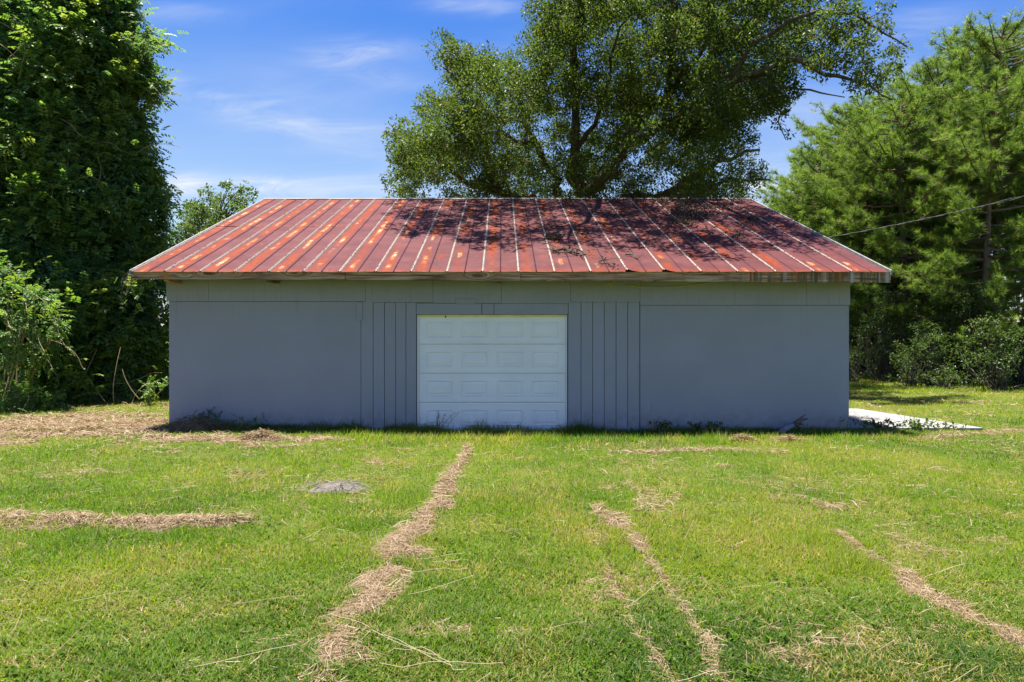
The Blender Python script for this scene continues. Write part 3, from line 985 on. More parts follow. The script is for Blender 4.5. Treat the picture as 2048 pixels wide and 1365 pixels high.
# ------------------------------------------------------------------ live oak behind the garage
oak = empty('oak_tree', (3.19, 26.4, 0))
tag(oak, 'broad live oak with gnarled limbs spreading over the roof ridge', 'tree')
oak_inv = Matrix.Translation((-3.19, -26.4, 0))
limbs = [
    ([np.array([3.0, 26.4, -.1]), np.array([3.1, 26.4, 2.5]), np.array([3.25, 26.3, 5.0]), P(1172, 395, 26), P(1165, 380, 26)], [.62, .46, .42, .36, .30]),
    ([P(1165, 380, 26), P(1142, 355, 25.8), P(1148, 320, 25.6), P(1152, 250, 25.2), P(1146, 160, 24.8), P(1150, 60, 24.2), P(1160, -40, 24)], [.24, .23, .19, .16, .13, .09, .05]),
    ([P(1168, 392, 26), P(1195, 372, 25.6), P(1226, 345, 25), P(1248, 295, 24.4), P(1290, 235, 23.6), P(1335, 190, 23), P(1400, 110, 22), P(1430, 20, 21.5)], [.22, .20, .17, .15, .12, .10, .07, .04]),
    ([np.array([2.3, 26.6, 5.2]), P(1115, 392, 26.4), P(1108, 345, 26.2), P(1072, 285, 25.6), P(1040, 200, 25), P(1010, 130, 24.5)], [.2, .15, .14, .12, .09, .04]),
    ([np.array([2.6, 26.2, 5.0]), P(1065, 396, 25.6), P(1005, 390, 25.2), P(982, 345, 24.8), P(975, 300, 24.4), P(940, 220, 24), P(895, 140, 23.5)], [.22, .19, .17, .14, .11, .08, .04]),
    ([P(1005, 390, 25.2), P(940, 372, 24.8), P(880, 335, 24.3), P(820, 300, 24)], [.13, .10, .07, .03]),
    ([np.array([3.4, 26.3, 5.3]), P(1250, 396, 25.6), P(1330, 390, 25), P(1385, 352, 24.2), P(1440, 318, 23.4), P(1520, 300, 22.6)], [.24, .18, .15, .12, .09, .04]),
    ([P(1330, 390, 25), P(1400, 385, 24.5), P(1480, 360, 24), P(1540, 360, 23.6)], [.10, .08, .05, .03]),
    ([P(1248, 295, 24.4), P(1330, 250, 23.4), P(1420, 190, 22), P(1500, 150, 21), P(1590, 118, 20.2), P(1650, 150, 19.8), P(1720, 165, 19.5), P(1785, 200, 19.2)], [.13, .12, .11, .10, .085, .06, .04, .02]),
    ([P(1420, 190, 22), P(1500, 90, 21), P(1580, 40, 20), P(1680, 28, 19.4), P(1750, 55, 19), P(1815, 95, 18.8)], [.09, .08, .065, .05, .03, .02]),
    ([P(1500, 150, 21), P(1560, 175, 20.6), P(1620, 180, 20.2), P(1690, 195, 20)], [.05, .04, .03, .015]),
    ([P(1500, 150, 21), P(1540, 185, 21.2), P(1562, 225, 21.4), P(1572, 280, 21.5)], [.05, .04, .03, .012]),
    ([P(1146, 160, 24.8), np.array([2.2, 21.5, 13.6]), np.array([1.4, 18, 12.4]), np.array([.6, 15.8, 11.2]), np.array([.2, 14.6, 10.4])], [.12, .11, .09, .06, .03]),
    ([P(1335, 190, 23), np.array([4.6, 20.5, 13.0]), np.array([4.8, 17, 11.8]), np.array([4.9, 15, 10.7])], [.1, .09, .07, .03]),
    ([P(1190, 60, 24.2), np.array([.9, 21.5, 14.2]), np.array([-1.4, 17.8, 12.3]), np.array([-1.8, 15.6, 11.2])], [.08, .08, .06, .03]),
    ([P(1148, 320, 25.6), P(1190, 250, 25), P(1215, 170, 24.6), P(1230, 90, 24.2), P(1260, 0, 24)], [.10, .09, .07, .05, .03]),
    ([P(1072, 285, 25.6), P(1000, 260, 25.2), P(930, 200, 25), P(880, 130, 24.5)], [.08, .07, .05, .03]),
]
trunk = MB()
limb_pts = []
for k, (pts, rad) in enumerate(limbs):
    pts = np.array(pts)
    # densify with a little wander
    dn, dr = [pts[0]], [rad[0]]
    for i in range(len(pts) - 1):
        m_ = 3 if np.linalg.norm(pts[i + 1] - pts[i]) > .8 else 2
        for s in range(1, m_ + 1):
            f = s / m_
            p = pts[i] * (1 - f) + pts[i + 1] * f
            if s < m_: p = p + rng.normal(0, .06 * np.linalg.norm(pts[i + 1] - pts[i]), 3)
            dn.append(p); dr.append(rad[i] * (1 - f) + rad[i + 1] * f)
    trunk.tube(dn, dr, 10 if rad[0] > .15 else 7, rough=.05)
    if k: limb_pts += list(zip(dn, dr))
o = trunk.build('trunk', M_OAKBARK, oak, smooth=True); o.matrix_parent_inverse = oak_inv
LP = np.array([p for p, r in limb_pts]); LR = np.array([r for p, r in limb_pts])

OAKP = [(768, 402), (764, 330), (775, 262), (832, 212), (846, 150), (852, 80), (892, 62), (962, 82), (1002, 108), (1038, 72), (1058, -10), (1100, -130), (1700, -150),
        (1640, 40), (1600, 190), (1552, 250), (1500, 268), (1528, 330), (1560, 362), (1530, 402)]
BRP = [(1590, -80), (1740, -20), (1838, 82), (1804, 118), (1815, 168), (1782, 218), (1700, 192), (1600, 186)]
HANG = [(1490, 190), (1566, 185), (1592, 285), (1566, 292), (1545, 250), (1505, 262)]
cents, rads = [], []


def fill(polyg, n, d0, d1, rmin, rmax, inset, ymax=396):
    pts = np.array(polyg, float)
    lo, hi = pts.min(0), pts.max(0)
    got = 0
    while got < n:
        x, y = rng.uniform(lo[0], hi[0]), rng.uniform(lo[1], hi[1])
        r = rng.uniform(rmin, rmax)
        d = rng.uniform(d0, d1)
        rp = r * F / d * inset
        ok = all(in_poly(np.array(x + dx * rp), np.array(min(y + dy * rp, ymax)), polyg) for dx, dy in ((0, 0), (1, 0), (-1, 0), (0, -1), (0, 1)))
        if not ok: continue
        # fewer clumps in the open middle, where the limbs show
        if ymax == 396 and ((x - 1175) / 215) ** 2 + ((y - 320) / 115) ** 2 < 1 and rng.random() < (.62 if d < 25.2 else .12): continue
        if ymax == 396 and y > 345 and d < 22.5: continue
        cents.append(P(x, y, d)); rads.append(r); got += 1


fill(OAKP, 660, 20, 29.5, .42, .92, .72)
fill(OAKP[:14] + [(1400, 300), (1100, 300), (900, 402)], 190, 20, 28, .22, .42, .55)
fill(BRP, 62, 18.6, 21, .22, .5, .75)
fill(HANG, 16, 20.5, 22.5, .16, .3, .7)
# the low far side of the crown seen under the limbs
for _ in range(90):
    cents.append(P(rng.uniform(790, 1500), rng.uniform(250, 420), rng.uniform(28.5, 32))); rads.append(rng.uniform(.35, .6))
# boughs over the roof
for _ in range(370):
    x, y = rng.uniform(-3.9, 5.7), 13.2 + 6.6 * rng.random() ** 1.15
    r = rng.uniform(.28, .6)
    cut = 13.9 - (.7 if x > 1 else 0) + 1.0 * NZ(x + 4, 0.0, .7) + max(0, -1.6 - x) * 1.1
    if y < cut: continue
    cents.append(np.array([x, y, CAMZ + .533 * y + r + rng.uniform(0, 1.4)])); rads.append(r)
cents = np.array(cents); rads = np.array(rads)
crown, twigs = MB(), MB()
leafy_clumps(crown, cents, rads, 275, .118, leaf_t(.46), .85, up=.5)
o = crown.build('crown', M_OAKLEAF, oak); o.matrix_parent_inverse = oak_inv
NP, NR = [LP], [LR]
order = np.argsort([np.min(np.linalg.norm(LP - c, axis=1)) for c in cents])
for k_ in order:
    c, r = cents[k_], rads[k_]
    A_, B_ = np.concatenate(NP), np.concatenate(NR)
    d = np.linalg.norm(A_ - c, axis=1) + np.maximum(0, A_[:, 2] - c[2]) * .6
    i = int(np.argmin(d))
    L = np.linalg.norm(c - A_[i])
    b = bez(A_[i], c, .08, 6, .08)
    rr_ = np.linspace(min(B_[i] * .7, .014 + .016 * L), .008, 6)
    twigs.tube(b, rr_, 4, cap=False)
    NP.append(b[2:]); NR.append(rr_[2:])
    for _ in range(3):
        e = c + unit(1)[0] * r * .95
        twigs.tube(bez(b[rng.integers(3, 6)], e, .05, 3, .1), np.linspace(.009, .004, 3), 3, cap=False)
# bare dead twigs hanging in the open middle and off the right bough
for _ in range(150):
    x, y, d = rng.uniform(960, 1420), rng.uniform(180, 392), rng.uniform(22.5, 26)
    p0 = P(x, y, d)
    i = int(np.argmin(np.linalg.norm(LP - p0, axis=1)))
    twigs.tube(bez(LP[i], p0, rng.normal(0, .1), 6, .12), np.linspace(.02, .006, 6), 4, cap=False)
o = twigs.build('branches', M_OAKBARK, oak); o.matrix_parent_inverse = oak_inv; o['kind'] = 'stuff'

# ------------------------------------------------------------------ small tree behind the left end of the roof
st = empty('maple_tree', (-12.0, 29, 0))
tag(st, 'small light green broadleaf tree behind the left end of the roof', 'tree')
inv = Matrix.Translation((12.0, -29, 0))
SMP = [(290, 530), (318, 470), (340, 448), (352, 420), (384, 402), (392, 372), (418, 352), (436, 366), (452, 352), (478, 372), (500, 360), (524, 372), (512, 400), (540, 470), (560, 560)]
cents, rads = [], []
fill(SMP, 150, 27.2, 30.5, .2, .55, .6, 559)
cents += [np.array([rng.uniform(-13.6, -10.2), rng.uniform(27.5, 30.5), rng.uniform(3.2, 5.2)]) for _ in range(40)]
rads += [rng.uniform(.4, .7) for _ in range(40)]
crown, tr = MB(), MB()
leafy_clumps(crown, cents, rads, 240, .125, leaf_t(.6), .85)
o = crown.build('crown', M_SWEET, st); o.matrix_parent_inverse = inv
tr.tube([(-12, 29, -.1), (-11.95, 29, 2.0), (-12.05, 29.05, 4.5), (-12.1, 29, 7.6)], [.2, .16, .11, .03], 8, rough=.05)
for c in cents:
    z = min(7.2, max(1.6, c[2] - 1.2))
    tr.tube(bez((-12.02, 29, z), c, .06, 5), np.linspace(.035, .007, 5), 4, cap=False)
o = tr.build('trunk', M_OAKBARK, st); o.matrix_parent_inverse = inv


# ------------------------------------------------------------------ pines
def make_pine(h, seed, low=.22, spread=3.2, name='pine_tree', top=False):
    global rng
    keep = rng
    rng = np.random.default_rng(seed)
    root = empty(name)
    tr = MB()
    lean = rng.normal(0, .02, 2)
    zs = np.linspace(-.1, h, 12)
    ax = np.stack([lean[0] * zs + .06 * np.sin(zs * .9 + seed), lean[1] * zs + .05 * np.cos(zs * .7), zs], 1)
    ax[:, :2] -= ax[0, :2]
    tr.tube(ax, np.linspace(.17, .02, 12), 9, rough=.06)
    cr, br = MB(), MB()
    tm = [tuft_t(30, s + seed * 10, 1.0, .058) for s in range(4)]
    pos, fw, sz = [], [], []
    z = h * low
    while z < h - .25:
        f = (z - h * low) / (h * (1 - low))
        n = rng.integers(3, 6)
        a0 = rng.uniform(0, 6.28)
        for k in range(n):
            zj = min(h - .2, z + rng.uniform(-.2, .2))
            base = np.array([np.interp(zj, zs, ax[:, 0]), np.interp(zj, zs, ax[:, 1]), zj])
            a = a0 + k * 6.28 / n + rng.normal(0, .3)
            L = spread * (1 - f ** 3.0) ** .7 * min(1, .65 + f * 2.0) * rng.uniform(.45, 1.15) + .35
            up = .15 + .85 * f + rng.normal(0, .2)
            d = np.array([math.cos(a), math.sin(a), 0])
            tip = base + d * L + np.array([0, 0, L * up * .55])
            s = np.linspace(0, 1, 7)[:, None]
            sag = -.10 * L * np.sin(s * math.pi)
            path = base * (1 - s) + tip * s + np.concatenate([np.zeros((7, 2)), sag], 1)
            br.tube(path, np.linspace(.02 + .012 * L, .008, 7), 5, cap=False)
            m_ = max(5, int(L * 8))
            for q_ in range(m_):
                t_ = rng.uniform(.28, 1.0)
                p = np.array([np.interp(t_, s[:, 0], path[:, c]) for c in range(3)])
                side = np.cross(d, (0, 0, 1)) * rng.choice((-1, 1))
                sd_ = d * rng.uniform(.4, 1) + side * rng.uniform(.1, 1) + np.array([0, 0, rng.uniform(0, .7)])
                sl_ = rng.uniform(.12, .62) * (.5 + .5 * L / spread)
                e = p + sd_ / np.linalg.norm(sd_) * sl_
                br.tube(np.array([p, e]), [.010, .005], 3, cap=False)
                g = sd_ / np.linalg.norm(sd_) + np.array([0, 0, .45])
                pos.append(e); fw.append(g); sz.append(rng.uniform(.19, .29))
                if sl_ > .22:
                    pos.append(p + (e - p) * .55 + rng.normal(0, .05, 3)); fw.append(g + rng.normal(0, .5, 3)); sz.append(rng.uniform(.17, .26))
            pos.append(tip); fw.append(d * .6 + (0, 0, .7)); sz.append(.27)
        z += rng.uniform(.24, .46) * (1.15 - .3 * f)
    pos.append(ax[-1]); fw.append(np.array([0, 0, 1.0])); sz.append(.3)
    pos, fw, sz = np.array(pos), np.array(fw), np.array(sz)
    a = np.clip(rng.beta(2.2, 2.2, len(pos)), 0, 1)
    pick = rng.integers(0, 4, len(pos))
    for k in range(4):
        mk = pick == k
        cr.scatter(*tm[k], pos[mk], frames(fw[mk], rng.normal(size=(mk.sum(), 3))), sz[mk], a[mk])
    tr.build('trunk', M_PINEBARK, root, smooth=True)
    o = br.build('branches', M_PINEBARK, root); o['kind'] = 'stuff'
    cr.build('crown', M_PINELEAF, root)
    rng = keep
    return root


def copy_tree(src, loc, rz, sc):
    c = src.copy(); COL.objects.link(c)
    for ch in src.children:
        d = ch.copy(); COL.objects.link(d); d.parent = c
    c.location = loc; c.rotation_euler = (0, 0, rz); c.scale = (sc, sc, sc)
    return c


protos = [make_pine(11.6, 1, .22), make_pine(12.2, 2, .30), make_pine(11.2, 3, .16), make_pine(13.6, 4, .36, 3.3), make_pine(10.6, 5, .2, 3.1)]
PINE_SPOTS = [  # x, y, proto, scale, label
    (17.6, 25.4, 2, 1.00, 'pine at the right edge of the photo, low boughs over the shrubs'),
    (16.6, 28.2, 0, 1.0, 'front pine with boughs low beside the cable'),
    (20.0, 27.6, 3, 1.06, 'tallest pine in the top right corner with dark trunk'),
    (16.4, 31.2, 4, 1.06, 'bushy front pine just right of where the cable meets the roof'),
    (16.2, 34.4, 1, .92, 'pine rising straight behind the right roof corner'),
    (16.6, 38.0, 2, .95, 'lower pine left of the one behind the roof corner'),
    (17.2, 41.5, 0, .88, 'pine above the middle of the right roof slope edge'),
    (18.0, 46.5, 4, .95, 'farther pine above the upper right roof slope edge'),
    (19.0, 52.5, 1, .86, 'pine at the far left end of the tree line by the roof ridge'),
]
pi_ = 0
usedp = set()
GRP = 'pines of the stand right of the garage'
for x, y, k, sc, lb in PINE_SPOTS:
    if k in usedp:
        t_ = copy_tree(protos[k], (x, y, 0), rng.uniform(0, 6.28), sc)
    else:
        t_ = protos[k]; usedp.add(k)
        t_.location = (x, y, 0); t_.scale = (sc,) * 3; t_.rotation_euler = (0, 0, rng.uniform(0, 6.28))
    tag(t_, lb, 'pine tree', GRP)
inner = []
for y in np.arange(20.5, 74, 3.4):
    for x in (20.0, 23.8):
        xx, y2 = x + rng.normal(0, .6), y + rng.normal(0, .7)
        if xx > (2048 - CX) / F * y2 + 2.5: continue
        if y2 < 28 and xx < 22: continue
        inner.append((xx, y2))
for x_, y_, k_, s_, l_ in ((18.9, 29.6, 3, 1.0, 'tall pine showing between the top corner pine and the front row'), (20.6, 30.4, 3, 1.1, 'pine rising just left behind the tallest corner pine'), (17.9, 33.2, 3, .98, 'pine filling the skyline right of the oak bough tip')):
    tag(copy_tree(protos[k_], (x_, y_, 0), rng.uniform(0, 6.28), s_), l_, 'pine tree', GRP)
inner += [(18.6, 31.5), (18.9, 35.5), (19.2, 39.5), (19.6, 44.0), (20.3, 49.0), (21.0, 55.0)]
for xx, y2 in inner:
    k = int(rng.integers(0, 5))
    t_ = copy_tree(protos[k], (xx, y2, 0), rng.uniform(0, 6.28), rng.uniform(.92, 1.12) if y2 < 45 else rng.uniform(.75, .9))
    tag(t_, 'pine deep in the stand, half hidden behind the front row of pines', 'pine tree', GRP)


# ------------------------------------------------------------------ shrubs and undergrowth at the forest edge
def make_shrub(h, w_, n, seed, size=.085, m=M_SHRUB, name='shrub'):
    root = empty(name)
    cr, stm = MB(), MB()
    cs_, rs_ = [], []
    for i in range(n):
        a, r_, z = rng.uniform(0, 6.28), w_ * rng.random() ** .6, h * rng.uniform(.12, 1)
        r_ *= math.sqrt(max(.1, 1 - (z / h) ** 2.2)) + .1
        c = np.array([math.cos(a) * r_, math.sin(a) * r_, z])
        cs_.append(c); rs_.append(rng.uniform(.22, .42) * (h / 2.2) ** .4)
        stm.tube(bez((rng.normal(0, .12), rng.normal(0, .12), -.05), c, .1, 5, .08), np.linspace(.022, .006, 5), 4, cap=False)
    leafy_clumps(cr, cs_, rs_, 190, size, leaf_t(.55), .8, up=.7)
    cr.build('foliage', m, root); stm.build('stem', M_OAKBARK, root)
    return root


shr = [make_shrub(1.5, .95, 24, 1), make_shrub(2.4, 1.25, 42, 2), make_shrub(3.8, 1.4, 60, 3), make_shrub(.8, .8, 16, 4)]
SHRUBS = [(16.2, 22.4, 1, 1.0, 'leafy shrub lowest right under the edge pine'), (15.4, 24.4, 1, .95, 'bushy shrub at the forest edge behind the shaded lawn'),
          (14.5, 24.2, 0, 1.0, 'low bright shrub in front of the forest edge, right of the garage'), (15.0, 27.0, 2, .9, 'tall dark shrub between the garage corner and the front pines'),
          (13.6, 26.4, 0, .8, 'small shrub just right of the garage corner at the forest edge'), (14.6, 30.5, 2, 1.0, 'tall shrub farthest left at the forest edge by the garage wall'),
          (17.3, 25.0, 2, .95, 'tall leafy shrub among pine trunks at right'), (14.9, 22.9, 3, 1.0, 'knee high weedy shrub at the mown edge of the lawn'),
          (16.9, 28.8, 2, 1.05, 'tall shrub deep in the shade behind the front pines')]
useds = set()
for x, y, k, sc, lb in SHRUBS:
    if k in useds: t_ = copy_tree(shr[k], (x, y, 0), rng.uniform(0, 6.28), sc)
    else:
        t_ = shr[k]; useds.add(k); t_.location = (x, y, 0); t_.scale = (sc,) * 3
    tag(t_, lb, 'shrub', 'shrubs along the forest edge')
for i in range(26):
    y = rng.uniform(23.5, 52); x = rng.uniform(16.8, 25)
    t_ = copy_tree(shr[int(rng.integers(1, 3))], (x, y, 0), rng.uniform(0, 6.28), rng.uniform(.8, 1.25))
    tag(t_, 'shrub deep in the shade between the pine trunks', 'shrub', 'shrubs along the forest edge')
# far dense wood closing the view between the trunks
mb = MB()
cs_ = [np.array([28.5 + rng.normal(0, 1.5) - max(0, y - 60) * .15, y, rng.uniform(.3, 9.5)]) for y in np.arange(18, 84, .42) for _ in range(3)]
leafy_clumps(mb, cs_, [rng.uniform(.9, 1.5) for _ in cs_], 28, .32, leaf_t(.6), .85)
o = mb.build('far_woods', M_SHRUB)
tag(o, 'dense dark woodland filling the gaps behind the pine trunks', 'woods', kind='stuff')

# ------------------------------------------------------------------ vine-smothered tree at left
vine = empty('vine_covered_tree', (-12.2, 19.0, 0))
tag(vine, 'tall tree smothered in dark green hanging wisteria, left of the garage', 'tree')
inv = Matrix.Translation((12.2, -19.0, 0))
PIN = pinnate_t(4)
RIGHT_PX = [(-320, 200), (-150, 225), (0, 246), (40, 256), (120, 300), (170, 285), (205, 232), (250, 262), (330, 290), (400, 322), (480, 296), (560, 308), (640, 335), (760, 345), (850, 345)]


def vine_surface(n):
    """points on the lumpy outer skin of the vine mass: a column with a ragged right edge"""
    z = rng.uniform(-.0, 13.2, n)
    ycen = 19.3
    py = CY - (z - CAMZ) / 18.8 * F
    xr = (np.interp(py, [p[0] for p in RIGHT_PX], [p[1] for p in RIGHT_PX]) - CX) / F * 18.8
    rx = xr + 12.4                               # half width, axis at x = -12.4
    ry = 4.2 - 3.0 * np.clip(z / 12.5, 0, 1) + .3 * np.sin(z * .9)
    cap = np.sqrt(np.clip(1 - np.clip((z - 10.5) / 2.9, 0, 1) ** 2, 0, 1))
    th = rng.uniform(-math.pi, math.pi, n)
    face = rng.random(n) < .72
    th = np.where(face, rng.uniform(-math.pi * .92, .12, n), th)    # most of them on the side facing the lawn
    lump = NZ.fbm(th * 2.2 + 20, z * .55, 1.3)
    lump2 = NZ2.fbm(th * 4 + 9, z * 1.3, 1.6)
    k = .80 + .32 * lump + .26 * (lump2 - .5)
    k = np.minimum(k, .985 + .05 * (lump2 - .5))
    r_in = rng.random(n) ** 2 * .16
    k = (k - r_in) * cap
    x = -12.4 + rx * np.cos(th) * k
    y = ycen + ry * np.sin(th) * k
    nrm = np.stack([np.cos(th) / rx, np.sin(th) / ry, .25 * np.ones(n) + (lump2 - .5) * .8], 1)
    nrm /= np.linalg.norm(nrm, axis=1)[:, None]
    return np.stack([x, y, z], 1), nrm, lump, lump2


fo = MB()
N = 11500
p, nrm, l1, l2 = vine_surface(N)
fw = nrm * .45 + np.array([0, 0, -.45]) + rng.normal(0, .5, (N, 3))
upv = nrm * .9 + np.array([0, 0, .55]) + rng.normal(0, .3, (N, 3))
fo.scatter(*PIN, p, frames(fw, upv), rng.uniform(.26, .44, N), np.clip(rng.beta(2, 2.6, N) * .72 + (l2 - .45) * .45, 0, .88))  # leaves paler on the bulges, the light they catch is put into the tone
# sprays that stand proud of the mass, in clusters
SPR = 420
sp_, sn_, _, _ = vine_surface(SPR * 3)
front = sn_[:, 1] < .15
sp_, sn_ = sp_[front][:SPR], sn_[front][:SPR]
yo = MB(); st_ = MB()
for c, nn in zip(sp_, sn_):
    n = int(rng.integers(14, 34))
    q_ = c + nn * rng.uniform(.15, .6) * (1 - .8 * max(0, nn[0])) + rng.normal(0, 1, (n, 3)) * np.array([.26, .2, .16])
    q_[:, 2] -= .06
    if rng.random() < .42:      # a cascade in paler leaves, its sunlit look put into the colour
        q_[:, 0] = c[0] + (q_[:, 0] - c[0]) * .6; q_[:, 2] += rng.normal(0, .22, n); q_[:, 1] -= .12
        tgt = yo
    else:
        tgt = fo
    fw = nn * .7 + np.array([0, 0, -.2]) + rng.normal(0, .5, (n, 3))
    tgt.scatter(*PIN, q_, frames(fw, np.array([0, 0, 1.0]) + rng.normal(0, .25, (n, 3))), rng.uniform(.24, .42, n), np.clip(rng.beta(2.5, 1.6, n) + rng.normal(0, .12), 0, .93))
# ragged twigs along the right silhouette
for _ in range(130):
    z = rng.uniform(3.0, 12.2)
    py = CY - (z - CAMZ) / 18.8 * F
    xr = (np.interp(py, [a for a, b in RIGHT_PX], [b for a, b in RIGHT_PX]) - CX) / F * 18.8
    b = np.array([xr - rng.uniform(.2, .6), rng.uniform(18.0, 19.8), z])
    L = rng.uniform(.2, .6)
    e = b + np.array([L * .8, rng.normal(0, .1), rng.normal(-.05, .15)])
    path = bez(b, e, rng.uniform(-.1, .15), 5)
    st_.tube(path, np.linspace(.008, .003, 5), 3, cap=False)
    n = int(6 + L * 16)
    s = rng.uniform(.1, 1, n)
    q_ = np.stack([np.interp(s, np.linspace(0, 1, 5), path[:, c]) for c in range(3)], 1) + rng.normal(0, .05, (n, 3))
    fo.scatter(*PIN, q_, frames(rng.normal(0, .6, (n, 3)) + (.5, 0, -.3), rng.normal(0, .3, (n, 3)) + (0, 0, 1)), rng.uniform(.14, .26, n), rng.beta(2, 2, n) * .85)
# tan tendrils that curl out of the mass, with young leaves at their ends
td, tn, _, _ = vine_surface(400)
fr = (tn[:, 1] < -.25)
td, tn = td[fr][:78], tn[fr][:78]
for c, nn in zip(td, tn):
    L = rng.uniform(.5, 1.7)
    d = nn * .35 + np.array([rng.normal(0, .6), 0, rng.normal(-.1, .5)])
    pts = [c + nn * .08]
    for s in range(11):
        d = d + np.array([rng.normal(0, .18), rng.normal(0, .08), rng.normal(-.12, .15)])
        d = d / np.linalg.norm(d)
        d[1] = min(d[1], -.02)
        pts.append(pts[-1] + d * L / 11)
    st_.tube(np.array(pts), np.linspace(.012, .006, 12), 4, cap=False)
    n = int(rng.integers(3, 9))
    k = rng.integers(6, 12, n)
    q_ = np.array(pts)[k] + rng.normal(0, .06, (n, 3))
    yo.scatter(*PIN, q_, frames(rng.normal(0, .6, (n, 3)) + (0, -.4, -.1), rng.normal(0, .3, (n, 3)) + (0, 0, 1)), rng.uniform(.13, .24, n), rng.beta(2, 2, n))
# bare stems near the ground
for _ in range(6):
    x0 = rng.uniform(-11.5, -8.6)
    b = np.array([x0, rng.uniform(16.0, 16.5), rng.uniform(-.02, .25)])
    e = b + np.array([rng.normal(0, .5), rng.uniform(-.1, .4), rng.uniform(.5, 1.6)])
    st_.tube(bez(b, e, .05, 7, .14), np.linspace(.011, .006, 7), 4, cap=False)
for nm, m_, mm in (('foliage', fo, M_VINELEAF), ('young_or_sunlit_leaves', yo, M_VINEYOUNG), ('tendrils', st_, M_VINESTEM)):  # young_or_sunlit_leaves also carries the cascades with sunlight in their colour
    o = m_.build(nm, mm, vine); o.matrix_parent_inverse = inv
    o['kind'] = 'stuff'
# dark closed shell added inside the leaves to block light, and the trunk
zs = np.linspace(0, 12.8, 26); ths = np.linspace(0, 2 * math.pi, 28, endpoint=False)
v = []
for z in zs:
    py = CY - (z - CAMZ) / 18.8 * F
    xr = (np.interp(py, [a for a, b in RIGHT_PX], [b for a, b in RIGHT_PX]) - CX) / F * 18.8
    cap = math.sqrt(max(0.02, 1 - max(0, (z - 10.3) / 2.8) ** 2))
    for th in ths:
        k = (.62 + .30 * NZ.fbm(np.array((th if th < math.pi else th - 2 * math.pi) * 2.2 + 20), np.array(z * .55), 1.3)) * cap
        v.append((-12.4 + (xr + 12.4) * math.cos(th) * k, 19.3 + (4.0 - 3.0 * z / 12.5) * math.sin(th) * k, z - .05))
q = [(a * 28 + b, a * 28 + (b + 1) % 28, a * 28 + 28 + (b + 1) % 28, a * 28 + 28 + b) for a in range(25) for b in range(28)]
o = MB().add(v, q).build('core_shell', M_CORESHELL, vine, smooth=True); o.matrix_parent_inverse = inv
o = MB().tube([(-12.4, 19, -.1), (-12.3, 19, 5), (-12.4, 19, 12)], [.5, .4, .1], 10, rough=.05).build('trunk', M_OAKBARK, vine); o.matrix_parent_inverse = inv


# vine bush at the left edge, nearer and brighter, and a low one below it
def vine_bush(name, c, rx, ry, h, n, label, zlow=0.0, young=.35, tend=14):
    root = empty(name, c); tag(root, label, 'bush', None)
    f_, y_, s_ = MB(), MB(), MB()
    d = unit(n)
    d[:, 2] = np.abs(d[:, 2]) if zlow == 0 else d[:, 2]
    lum = .55 + .95 * NZ.fbm(d[:, 0] * 2 + 5, d[:, 2] * 2 + d[:, 1], 1.7)
    k = lum * (1 - rng.random(n) ** 2 * .25)
    q_ = d * k[:, None] * np.array([rx, ry, h])
    q_[:, 2] += zlow
    fw = d * .7 + np.array([0, 0, -.3]) + rng.normal(0, .45, (n, 3))
    fr_ = frames(fw, d * .3 + np.array([0, 0, .9]) + rng.normal(0, .3, (n, 3)))
    isy = rng.random(n) < young
    f_.scatter(*PIN, q_[~isy], fr_[~isy], rng.uniform(.17, .3, (~isy).sum()), rng.beta(2, 2, (~isy).sum()) * .9)
    y_.scatter(*PIN, q_[isy], fr_[isy], rng.uniform(.17, .28, isy.sum()), rng.beta(2, 2, isy.sum()))
    for _ in range(tend):
        dd = unit(1)[0]; dd[1] = -abs(dd[1]) * .6; dd[2] = abs(dd[2]) if zlow == 0 else dd[2]
        p0 = dd * .8 * np.array([rx, ry, h]) + (0, 0, zlow)
        g_ = np.array([abs(dd[0]) * .8 + .3, -.2, rng.uniform(-.1, .6)])
        pts = [p0]
        L = rng.uniform(.5, 1.3)
        for s in range(10):
            g_ = g_ + np.array([rng.normal(0, .15), rng.normal(0, .1), rng.normal(-.16, .12)])
            g_ /= np.linalg.norm(g_)
            pts.append(pts[-1] + g_ * L / 10)
        pts = np.array(pts); pts[:, 2] = np.maximum(pts[:, 2], .03)
        s_.tube(pts, np.linspace(.008, .004, 11), 4, cap=False)
        m_ = int(rng.integers(3, 8)); kk = rng.integers(4, 11, m_)
        y_.scatter(*PIN, pts[kk] + rng.normal(0, .05, (m_, 3)), frames(rng.normal(0, .6, (m_, 3)) + (.3, -.3, -.1), rng.normal(0, .3, (m_, 3)) + (0, 0, 1)), rng.uniform(.14, .24, m_), rng.beta(2, 2, m_))
    for _ in range(12):
        s_.tube(bez((rng.normal(0, .2), rng.normal(0, .2), -.05 ), (rng.normal(0, rx * .5), rng.normal(0, ry * .4), zlow + h * rng.uniform(.2, .8)), .05, 6), np.linspace(.02, .008, 6), 4, cap=False)
    f_.build('foliage', M_VINELEAF, root); y_.build('young_or_sunlit_leaves', M_VINEYOUNG, root); s_.build('tendrils', M_VINESTEM, root)
    for ch in root.children: ch['kind'] = 'stuff'
    return root


vine_bush('vine_bush', (-10.85, 15.1, 0), 1.0, .85, 1.2, 900, 'bright vine bush bulging in at the left edge at mid height', 2.0, .55, 12)
vine_bush('vine_bush', (-10.45, 14.9, 0), .75, .5, .6, 420, 'low vine bush at ground level in the lower left corner of the greenery', 0, .25, 5)


# ------------------------------------------------------------------ grass
def allowed(x, y):
    b = (x > XL - .02) & (x < XR + .02) & (y > WALL_Y - .02) & (y < 24.8)
    s = (x > 6.3) & (x < 8.9 - (y - 12.58) * .123) & (y > 12.60) & (y < 16.22)
    m_ = np.hypot((x - MX) / .42, (y - MY) / .34) < .8 + .4 * NZ(x, y, 5.0)
    return ~(b | s | m_)


